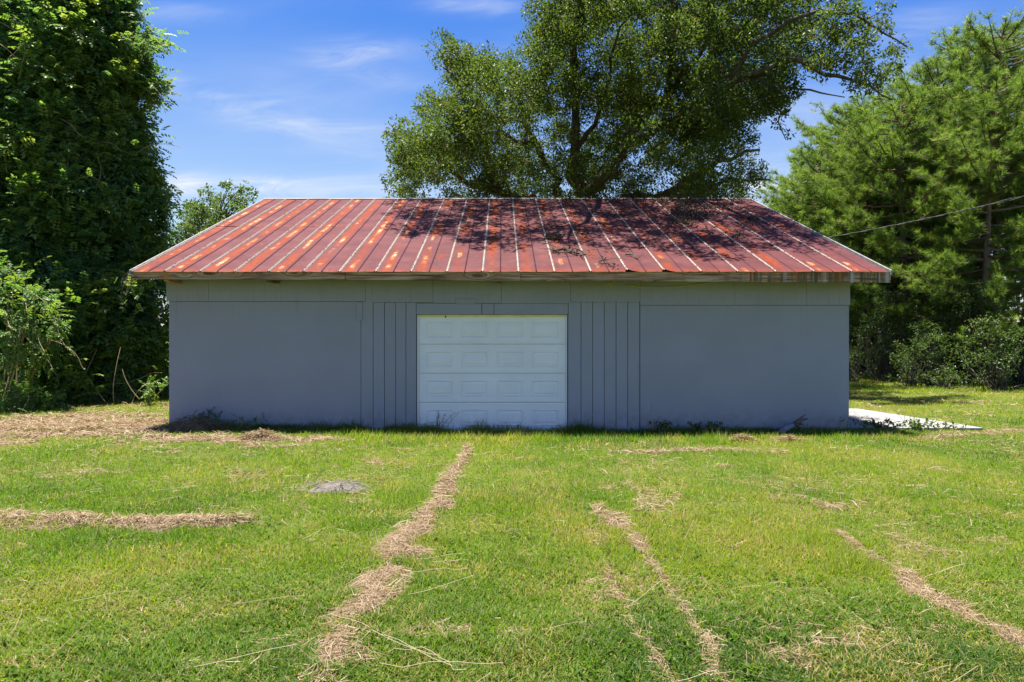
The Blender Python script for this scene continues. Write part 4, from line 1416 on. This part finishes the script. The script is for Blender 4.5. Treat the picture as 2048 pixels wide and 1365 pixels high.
def blades(mb, n, y0, y1, hmin, hmax, wid, segs=2, xlim=None, pow_=1.0):
    y = y0 + (y1 - y0) * rng.random(n) ** pow_
    if xlim is None:
        x = (rng.random(n) * 2 - 1) * (.82 * y + .6)
    else:
        x = rng.uniform(xlim[0], xlim[1], n)
    d = dry(x, y)
    dens = NZ2.fbm(x, y, 2.6)
    keep = allowed(x, y) & (rng.random(n) > d * .88) & (rng.random(n) < .20 + dens * 1.5)
    x, y, d, dens = x[keep], y[keep], d[keep], dens[keep]
    n = len(x)
    z = height(x, y)
    tall = NZ.fbm(x + 31, y + 5, 1.1)
    wall = np.exp(-np.clip(12.4 - y, 0, 9) / .22) * ((x > XL) & (x < XR) & (y < 12.4))
    h = rng.uniform(hmin, hmax, n) * (.30 + 1.0 * tall + .55 * NZ2(x + 13, y, 5.5)) * (1 - .4 * d) * (1 + 1.5 * np.exp(-((y - 11.25) / .42) ** 2) * np.clip((x + 3.6) / 1.2, 0, 1) * (x < XR + .6) * (.35 + NZ2(x, y, 3.1))) * (1 + 2.6 * wall * NZ2(x, y, 2.2))
    az = rng.uniform(0, 2 * math.pi, n)
    lean = rng.uniform(.3, 1.7, n)
    dx, dy = np.cos(az), np.sin(az)
    sx, sy = -dy, dx
    wd = wid * rng.uniform(.6, 1.3, n)
    base = np.stack([x, y, z - .005], 1)
    side = np.stack([sx, sy, np.zeros(n)], 1) * wd[:, None] * .5
    ln = np.stack([dx * lean, dy * lean, np.ones(n)], 1); ln /= np.linalg.norm(ln, axis=1)[:, None]
    tipd = np.stack([dx * (lean + .7), dy * (lean + .7), np.ones(n) * .8], 1); tipd /= np.linalg.norm(tipd, axis=1)[:, None]
    patch = NZ3.fbm(x, y, .55)
    yel = NZ.fbm(x + 3, y + 60, .38)
    a = .07 + rng.beta(2, 2, n) * .50 + (yel - .45) * .95 - (patch - .5) * .55 + d * .35
    fleck = np.clip((NZ3(x + 5, y + 41, 2.7) - .45) * 1.1, 0, .45)
    a = a + np.where((y > 14) & (x > 8), .17, 0)
    a = np.where(rng.random(n) < .07 + .25 * d + fleck, rng.uniform(.72, 1, n), a)
    a = np.clip(a, 0, 1)
    if segs == 2:
        mid = base + ln * (h * .55)[:, None]
        tip = mid + tipd * (h * .5)[:, None]
        v = np.stack([base - side, base + side, mid + side * .85, mid - side * .85, tip], 1)
        off = np.arange(n)[:, None] * 5
        q = off + np.array([[0, 1, 2, 3]]); t = off + np.array([[3, 2, 4]])
        mb.add(v.reshape(-1, 3), q, t, np.repeat(a, 5))
    else:
        tip = base + ln * h[:, None]
        v = np.stack([base - side, base + side, tip], 1)
        t = np.arange(n)[:, None] * 3 + np.array([[0, 1, 2]])
        mb.add(v.reshape(-1, 3), None, t, np.repeat(a, 3))


def blades_at(mb, x, y):
    k = allowed(x, y) & (rng.random(len(x)) > dry(x, y) * .9)
    x, y = x[k], y[k]; n = len(x)
    az = rng.uniform(0, 6.28, n); h = rng.uniform(.03, .08, n); wd = .016 * rng.uniform(.6, 1.3, n)
    base = np.stack([x, y, height(x, y) - .005], 1)
    sd_ = np.stack([-np.sin(az), np.cos(az), np.zeros(n)], 1) * wd[:, None] * .5
    ln = np.stack([np.cos(az) * .9, np.sin(az) * .9, np.ones(n)], 1)
    v = np.stack([base - sd_, base + sd_, base + ln * h[:, None]], 1)
    mb.add(v.reshape(-1, 3), None, np.arange(n)[:, None] * 3 + np.array([[0, 1, 2]]), np.repeat(np.clip(rng.beta(2, 2, n) * .6 + .05, 0, 1), 3))


gm = MB()
blades(gm, 120000, 2.9, 4.8, .025, .075, .0064)
blades(gm, 170000, 4.8, 7.5, .03, .082, .0095, 1)
blades(gm, 135000, 7.5, 10.5, .028, .080, .0095, 1)
blades(gm, 130000, 10.5, 14, .03, .085, .012, 1)
blades(gm, 16000, 11.9, 12.45, .05, .12, .008, 2, (XL, XR + 1))
blades(gm, 90000, 14, 27, .035, .09, .018, 1, (5.5, 22))
blades(gm, 30000, 14, 19, .035, .09, .015, 1, (-14, -6))
blades(gm, 40000, 22, 36, .05, .16, .03, 1, (12, 20))
# low broad-leaved weeds among the blades
n = 3000
y = 3.0 + 8.5 * rng.random(n) ** 1.2; x = (rng.random(n) * 2 - 1) * (.80 * y + .6)
k = allowed(x, y) & (dry(x, y) < .4) & (NZ2.fbm(x + 9, y, .9) > .5)
x, y = x[k], y[k]; n = len(x)
for _ in range(6):
    az = rng.uniform(0, 6.28, n)
    fw = np.stack([np.cos(az), np.sin(az), rng.uniform(.1, .7, n)], 1)
    p = np.stack([x + rng.normal(0, .02, n), y + rng.normal(0, .02, n), height(x, y) + rng.uniform(.015, .05, n)], 1)
    gm.scatter(*leaf_t(.55), p, frames(fw, rng.normal(0, .3, (n, 3)) + (0, 0, 1)), rng.uniform(.02, .042, n), rng.uniform(.05, .45, n))
# thinner cover beyond the edges of the photograph
for sx in (-1, 1):
    n = 60000
    y = rng.uniform(2.0, 15, n)
    x0 = sx * (.82 * y + .6)
    blades_at(gm, x0 + sx * rng.uniform(0, 3.6, n), y)
g_o = gm.build('grass', M_GRASS)
tag(g_o, 'patchy green and yellow mown grass in front of the garage', 'grass', kind='stuff')


# straw
def straws(n, y0, y1, lmin, lmax, wd, xl=None, thr=.28):
    y = rng.uniform(y0, y1, n)
    x = (rng.random(n) * 2 - 1) * (.82 * y + .6) if xl is None else rng.uniform(*xl, n)
    d = dry(x, y)
    keep = allowed(x, y) & (rng.random(n) < np.where(d > thr, d * .95, .022 + .06 * (NZ.fbm(x, y, .9) > .56)))
    x, y, d = x[keep], y[keep], d[keep]
    n = len(x)
    clump = NZ2(x, y, 6.0)
    z = height(x, y) + rng.random(n) ** 1.3 * (.008 + .036 * d * clump)
    az = rng.uniform(0, math.pi, n) + (NZ3(x, y, 2.0) - .5) * 2
    L = rng.uniform(lmin, lmax, n)
    el = rng.normal(0, .22, n)
    dv = np.stack([np.cos(az) * np.cos(el), np.sin(az) * np.cos(el), np.sin(el)], 1)
    sv = np.stack([-np.sin(az), np.cos(az), rng.normal(0, .5, n)], 1) * (wd * rng.uniform(.6, 1.4, n))[:, None] * .5
    c = np.stack([x, y, z + np.abs(dv[:, 2]) * L * .3], 1)
    bend = rng.normal(0, .12, (n, 3)) * L[:, None]; bend[:, 2] = np.abs(bend[:, 2]) * .4
    a0, m_, b0 = c - dv * (L / 2)[:, None], c + bend, c + dv * (L / 2)[:, None]
    v = np.stack([a0 - sv, a0 + sv, m_ + sv, m_ - sv, b0], 1)
    off = np.arange(n)[:, None] * 5
    return v.reshape(-1, 3), off + np.array([[0, 1, 2, 3]]), off + np.array([[3, 2, 4]]), np.repeat(np.clip(rng.beta(2, 2, n), 0, 1), 5)


sm = MB()
for args in ((165000, 2.9, 6.0, .05, .16, .0028), (140000, 6.0, 9.5, .06, .2, .0046), (140000, 9.5, 14.0, .08, .24, .0075),
             (90000, 11.0, 17.5, .08, .26, .011, (-14, -5.5)), (40000, 14, 27, .1, .3, .016, (6.5, 20))):
    v, q, t, a = straws(*args)
    sm.add(v, q, t, a)
# long loose stalks lying on the lawn
for _ in range(80):
    y = rng.uniform(3.0, 7.5); x = rng.uniform(-.75 * y, .75 * y)
    az = rng.uniform(0, 3.14); L = rng.uniform(.12, .5)
    s = np.linspace(-.5, .5, 5)
    pts = np.stack([x + np.cos(az) * s * L, y + np.sin(az) * s * L + rng.normal(0, .04) * L * (s * 2) ** 2, np.zeros(5)], 1)
    pts[:, 2] = height(pts[:, 0], pts[:, 1]) + rng.uniform(.035, .065) + .02 * np.sin(s * 3)
    sm.tube(pts, .0011, 3, rng.uniform(.6, 1), cap=False)
# the bundle of long stalks low in the middle
for px0, py0, px1, py1 in ((745, 1280, 905, 1345), (765, 1290, 880, 1328), (780, 1322, 860, 1310), (760, 1345, 1010, 1338), (850, 1310, 930, 1355), (820, 1150, 935, 1145), (860, 1131, 940, 1129), (640, 1250, 745, 1275), (745, 1280, 690, 1330)):
    a_, b_ = np.array(G(px0, py0)), np.array(G(px1, py1))
    s = np.linspace(0, 1, 6)[:, None]
    pts = a_ * (1 - s) + b_ * s + rng.normal(0, .01, (6, 2))
    z = height(pts[:, 0], pts[:, 1]) + .055 + rng.normal(0, .006, 6)
    sm.tube(np.column_stack([pts, z]), .0016, 4, .85, cap=False)
for _ in range(110):
    x = 6.9 + abs(rng.normal(0, .5)); y = rng.uniform(12.8, 16.0)
    if x > 8.3: continue
    az = rng.uniform(0, 3.14); L = rng.uniform(.04, .16)
    sm.tube([(x, y, .049), (x + math.cos(az) * L, y + math.sin(az) * L, .055)], .004, 3, rng.random() * .6, cap=False)
s_o = sm.build('dead_straw', M_STRAW)
tag(s_o, 'strips and drifts of dead mown straw lying on the lawn', 'straw', kind='stuff')


# dead-grass heaps by the right wall, and the sandy mound
def heap(name, px, py, w_, d_, h_, n, label, m=M_STRAW, soil=None):
    x, y = G(px, py)
    z0 = float(height(x, y))
    root = empty(name, (x, y, z0)); tag(root, label, 'heap')
    mb = MB()
    rr = np.sqrt(rng.random(n)); th = rng.uniform(0, 6.28, n)
    X, Y = rr * np.cos(th) * w_, rr * np.sin(th) * d_
    Z = h_ * (1 - rr ** 2) * (.5 + NZ(X * 3 + px, Y * 3, 2.0)) * rng.uniform(.6, 1, n)
    az = rng.uniform(0, 3.14, n); L = rng.uniform(.06, .22, n)
    el = rng.normal(0, .3, n)
    dv = np.stack([np.cos(az) * np.cos(el), np.sin(az) * np.cos(el), np.sin(el)], 1)
    sv = np.stack([-np.sin(az), np.cos(az), rng.normal(0, .5, n)], 1) * .004
    c = np.stack([X, Y, Z], 1)
    v = np.stack([c - dv * L[:, None] / 2 - sv, c - dv * L[:, None] / 2 + sv, c + dv * L[:, None] / 2], 1)
    mb.add(v.reshape(-1, 3), None, np.arange(n)[:, None] * 3 + np.array([[0, 1, 2]]), np.repeat(rng.beta(2, 2, n), 3))
    mb.build('straw', m, root)['kind'] = 'stuff'
    # packed core
    rs = np.linspace(0, 1, 7); ts = np.linspace(0, 2 * math.pi, 22, endpoint=False)
    v = [(r * math.cos(t) * w_ * .86 * (.75 + .3 * NZ(t * 2, px * .1)), r * math.sin(t) * d_ * .86 * (.8 + .4 * NZ2(t * 2.5, py * .1)), (h_ * .72 * (1 - r ** 2) * (.6 + .6 * NZ2(r * 4 + px, t * 1.5)) - .03 * r)) for r in rs for t in ts]
    q = [(a * 22 + b, a * 22 + (b + 1) % 22, a * 22 + 22 + (b + 1) % 22, a * 22 + 22 + b) for a in range(6) for b in range(22)]
    MB().add(v, q).build('core', soil or M_CORE, root, smooth=True)
    return root


M_CORE = m_simple('packed_thatch', (.10, .07, .045), (.27, .19, .12), 14, .95, .8, .02, .1)
M_DULL = leaf_mat('grey_straw', [(0, (.08, .065, .05)), (.6, (.15, .125, .10)), (1, (.26, .22, .17))], .15, 1.1, .8, .1)
M_SOIL = m_simple('sandy_soil', (.085, .075, .066), (.165, .148, .132), 16, .95, .9, .02, .1)
heap('straw_heap', 1482, 884, .26, .16, .10, 900, 'small heap of dead grass left of the weathered log')
heap('straw_heap', 1578, 884, .34, .15, .09, 900, 'small heap of dead grass right in front of the weathered log')
heap('straw_heap', 395, 868, .62, .26, .20, 1600, 'mound of dry grass banked against the left corner of the wall')
heap('straw_heap', 520, 886, .40, .18, .12, 1000, 'mound of dry straw in the sun near the left wall')
heap('soil_mound', 672, 979, .42, .34, .10, 230, 'low grey sandy mound of bare soil in the lawn', m=M_DULL, soil=M_SOIL)

# ------------------------------------------------------------------ weathered log with roots by the right wall
lx, ly = 5.08, 12.15
lg = empty('log', (lx, ly, 0)); tag(lg, 'short weathered grey driftwood log leaning at the right wall', 'log')
mb = MB()
M_LOG = m_simple('bleached_wood', (.10, .098, .095), (.27, .265, .26), 7, .8, .7, .02, .2, (1, 5, 5))
mb.tube([(-.20, -.10, -.02), (-.12, -.07, .03), (-.02, -.03, .085), (.08, 0, .13), (.16, .02, .16)], [.035, .058, .062, .05, .03], 10, rough=.16)
mb.build('stem', M_LOG, lg, smooth=True)
mb = MB()
for e, r_ in (((.36, -.02, .26), .028), ((.30, .06, .15), .03), ((.34, .03, .33), .02), ((.22, -.06, .10), .03)):
    mb.tube(bez((.14, 0, .17), e, .1, 6), np.linspace(r_ * 1.5, r_ * .4, 6), 7, rough=.1)
mb.build('root', m_simple('dark_root_wood', (.05, .04, .03), (.16, .13, .10), 9), lg, smooth=True)

# ------------------------------------------------------------------ weeds along the wall
def weed(x, y, h, n, label, size=.075, spread=.22, m=M_SHRUB, cat='plant', stems=6, tmpl=None):
    z0 = float(height(x, y))
    root = empty('weed', (x, y, z0)); tag(root, label, cat)
    f_, s_ = MB(), MB()
    for k in range(stems):
        e = np.array([rng.normal(0, spread), rng.normal(0, spread * .45), h * rng.uniform(.55, 1)])
        path = bez((rng.normal(0, spread * .25), rng.normal(0, .04), -.02), e, .12, 6, .06)
        s_.tube(path, np.linspace(.006, .002, 6), 4, cap=False)
        m_ = max(3, n // stems)
        s = rng.uniform(.3, 1, m_)
        q_ = np.stack([np.interp(s, np.linspace(0, 1, 6), path[:, c]) for c in range(3)], 1)
        fwd = rng.normal(0, .7, (m_, 3)) + (0, 0, .2)
        f_.scatter(*(tmpl or leaf_t(.5)), q_, frames(fwd, rng.normal(0, .3, (m_, 3)) + (0, 0, 1)), size * rng.uniform(.6, 1.3, m_), rng.beta(2, 2, m_))
    f_.build('foliage', m, root); s_.build('stem', M_VINESTEM, root)
    return root


weed(-5.05, 12.05, .38, 70, 'dark leafy weed on the straw mound at the left wall', .11, .26, tmpl=PIN, stems=7)
weed(-4.55, 12.1, .30, 36, 'smaller leafy weed right of the dark one at the left wall', .10, .16, tmpl=PIN, stems=4)
weed(-8.35, 16.2, .62, 50, 'bright young vine sapling just left of the wall corner', .2, .22, m=M_VINEYOUNG, tmpl=PIN)
weed(2.85, 12.2, .22, 130, 'dense round green weed at the wall right of the boards', .07, .13, stems=12)
weed(3.62, 12.2, .20, 170, 'wide dark weed clump midway along the right wall', .07, .26, stems=14)
weed(2.78, 12.25, .60, 16, 'thin tall seed stalk beside the round weed', .03, .12, stems=3)
weed(-1.12, 12.3, .42, 50, 'wispy weed in front of the lower left door panel', .035, .20, stems=9)
weed(6.9, 12.42, .24, 220, 'dark weed clump in the shade at the near edge of the slab, by the corner', .075, .30, stems=16)
weed(7.55, 12.42, .26, 200, 'dark leafy weed clump at the middle of the slab front edge', .075, .25, stems=14)
weed(8.1, 12.5, .16, 90, 'low green weed near the right tip of the slab', .06, .20, stems=9)
weed(7.6, 12.75, .46, 22, 'thin seedy stalks standing up in front of the pale slab', .025, .24, stems=6)
weed(6.12, 12.2, .36, 26, 'long grassy weed at the foot of the right wall corner', .05, .16, stems=6)
weed(9.7, 12.5, .30, 26, 'pale dry grass tuft right of the slab', .06, .10, m=M_STRAW, stems=9)

# ------------------------------------------------------------------ debris on the roof
RZ = lambda y: EAVE_Z + (y - EAVE_Y) / (RIDGE_Y - EAVE_Y) * (RIDGE_Z - EAVE_Z)


def roof_pt(px, py):
    k = (CY - py) / F
    m_ = (RIDGE_Z - EAVE_Z) / (RIDGE_Y - EAVE_Y)
    y = (EAVE_Z - m_ * EAVE_Y - CAMZ) / (k - m_)
    return np.array([(px - CX) / F * y, y, RZ(y) + .02])


def roof_branch(pxs, r_, label, leaves=30, forks=4):
    pts = np.array([roof_pt(*p) for p in pxs])
    c = pts.mean(0)
    root = empty('fallen_branch', c); tag(root, label, 'branch')
    mb, lf = MB(), MB()
    pts = pts - c
    n = max(6, len(pts) * 3)
    s = np.linspace(0, 1, n); s0 = np.linspace(0, 1, len(pts))
    path = np.stack([np.interp(s, s0, pts[:, k]) for k in range(3)], 1)
    nrm = np.array([0, -sn, cs])
    path += nrm * (.02 + np.abs(rng.normal(0, .015, n)))[:, None] + rng.normal(0, .012, (n, 3))
    mb.tube(path, np.linspace(r_, r_ * .4, n), 6, rough=.1)
    for _ in range(forks):
        i = rng.integers(1, n)
        e = path[i] + np.array([rng.normal(0, .22), rng.normal(0, .22) * cs, 0])
        e[2] = path[i][2] + (e[1] - path[i][1]) * sn / cs + .03
        mb.tube(bez(path[i], e, .12, 5), np.linspace(r_ * .5, r_ * .15, 5), 4, cap=False)
    mb.build('stick', M_OAKBARK, root)
    if leaves:
        q_ = path[rng.integers(0, n, leaves)] + rng.normal(0, .07, (leaves, 3)) * np.array([1, 1, .3])
        lf.scatter(*leaf_t(.45), q_, frames(rng.normal(size=(leaves, 3)), rng.normal(0, .5, (leaves, 3)) + nrm), rng.uniform(.05, .1, leaves), rng.random(leaves))
        lf.build('dead_leaves', M_DEADLEAF, root)['kind'] = 'stuff'
    return root


roof_branch([(1106, 507), (1130, 505), (1150, 510), (1172, 514)], .03, 'mossy fallen branch lying across the middle of the roof', 60, 6)
roof_branch([(1252, 512), (1268, 516), (1281, 524)], .016, 'short curved stick on the bare sheet right of the mossy branch', 0, 2)
roof_branch([(1196, 527), (1214, 528), (1225, 538)], .013, 'thin forked twig near the eave below the mossy branch', 22, 4)
roof_branch([(1338, 428), (1370, 430), (1400, 440)], .018, 'leafy fallen branch among the debris high on the right roof', 110, 7)
roof_branch([(1096, 477), (1112, 480)], .016, 'small clump of twigs halfway up the middle roof', 60, 5)
lm = MB()
spots = [(1370, 415, 55, 14, 380), (1390, 432, 40, 10, 300), (1330, 405, 60, 8, 220), (1362, 448, 30, 6, 200), (1500, 440, 24, 5, 90), (1440, 418, 60, 8, 160), (1475, 475, 16, 5, 60), (1200, 402, 180, 5, 360),
         (1420, 403, 110, 6, 240), (1250, 430, 60, 8, 90), (1110, 480, 16, 5, 70), (1340, 470, 90, 25, 80)]
for px, py, sx, sy, n in spots:
    for _ in range(n):
        p_ = roof_pt(px + rng.normal(0, sx * .5), max(401, py + rng.normal(0, sy * .5)))
        if p_[1] > RIDGE_Y - .1: continue
        lm.scatter(*leaf_t(.5), (p_ + (0, 0, rng.random() * .04))[None], frames(unit(1), rng.normal(0, .5, (1, 3)) + (0, -sn, cs)), np.array([rng.uniform(.05, .1)]), np.array([rng.random()]))
tag(lm.build('leaf_litter', M_DEADLEAF), 'dark dead oak leaves gathered high on the right half of the roof', 'leaf litter', kind='stuff')

# ------------------------------------------------------------------ cable, yellow cord, bird-nest straw
M_CABLE = m_simple('grey_cable', (.03, .03, .028), (.07, .067, .063), 20, .6)


def catenary(a, b, sag, n=24):
    s = np.linspace(0, 1, n)[:, None]
    p = np.asarray(a) * (1 - s) + np.asarray(b) * s
    p[:, 2] -= (sag * 4 * s * (1 - s))[:, 0]
    return p


cb = empty('overhead_cable', (6.4, 16, 3.75)); tag(cb, 'twisted grey service cable from the roof edge up to the right', 'cable')
A = np.array([6.33, 16.0, 3.86]); B = P(2300, 322, 13.6)
pa = catenary(A, B, .16, 60)
s = np.linspace(0, 1, 60)
for k in (0, 1):
    pp = pa - np.array([6.4, 16, 3.75])
    ph = s * 60 + k * math.pi
    pp[:, 2] += .010 * np.sin(ph) - (.045 * np.clip((s - .55) * 4, 0, 1) if k else 0)
    pp[:, 1] += .010 * np.cos(ph)
    MB().tube(pp, .0075, 6).build('strand', M_CABLE, cb, smooth=True)

M_YEL = m_simple('yellow_cord', (.42, .34, .05), (.62, .52, .12), 20, .6)
yc = empty('yellow_cord', (wx(1330), 12.36, wz(570))); tag(yc, 'thin yellow cord sagging under the fascia at right', 'cord')
pts = np.array([(wx(px), 12.372 - .01 * math.sin(px), wz(py)) for px, py in ((1250, 571), (1275, 574.5), (1310, 576), (1345, 575), (1380, 572), (1410, 568), (1430, 564))]) - np.array(yc.location)
MB().tube(pts, .006, 5).build('strand', M_YEL, yc, smooth=True)
ns = empty('straw_tuft', (wx(1220), 12.3, wz(567))); tag(ns, 'little tuft of yellow straw poking out below the fascia', 'straw tuft')
mb = MB()
for _ in range(40):
    e = rng.normal(0, 1, 3) * (.06, .03, .05)
    mb.tube(bez(rng.normal(0, .015, 3), e, .2, 4, .15), .0022, 3, rng.random(), cap=False)
mb.build('stalks', M_YEL, ns)['kind'] = 'stuff'
# dry vine scraps hanging off the left eave corner
dv = empty('dry_vine', (EX0 - .02, EAVE_Y, EAVE_Z)); tag(dv, 'dry vine scrap hanging off the left eave corner', 'vine')
mb = MB()
for _ in range(9):
    e = np.array([rng.normal(-.05, .08), rng.normal(0, .05), -rng.uniform(.1, .45)])
    mb.tube(bez((rng.normal(0, .04), 0, rng.uniform(-.03, .03)), e, .1, 7, .12), .003, 3, cap=False)
mb.build('stems', M_VINESTEM, dv)['kind'] = 'stuff'
mb = MB()
n = 18
mb.scatter(*PIN, rng.normal(0, 1, (n, 3)) * (.09, .05, .12) + (.04, .05, -.28), frames(rng.normal(0, .6, (n, 3)) + (0, 0, -.4), rng.normal(0, .3, (n, 3)) + (0, 0, 1)), rng.uniform(.09, .15, n), rng.beta(2, 2, n))
mb.build('leaves', M_VINELEAF, dv)['kind'] = 'stuff'
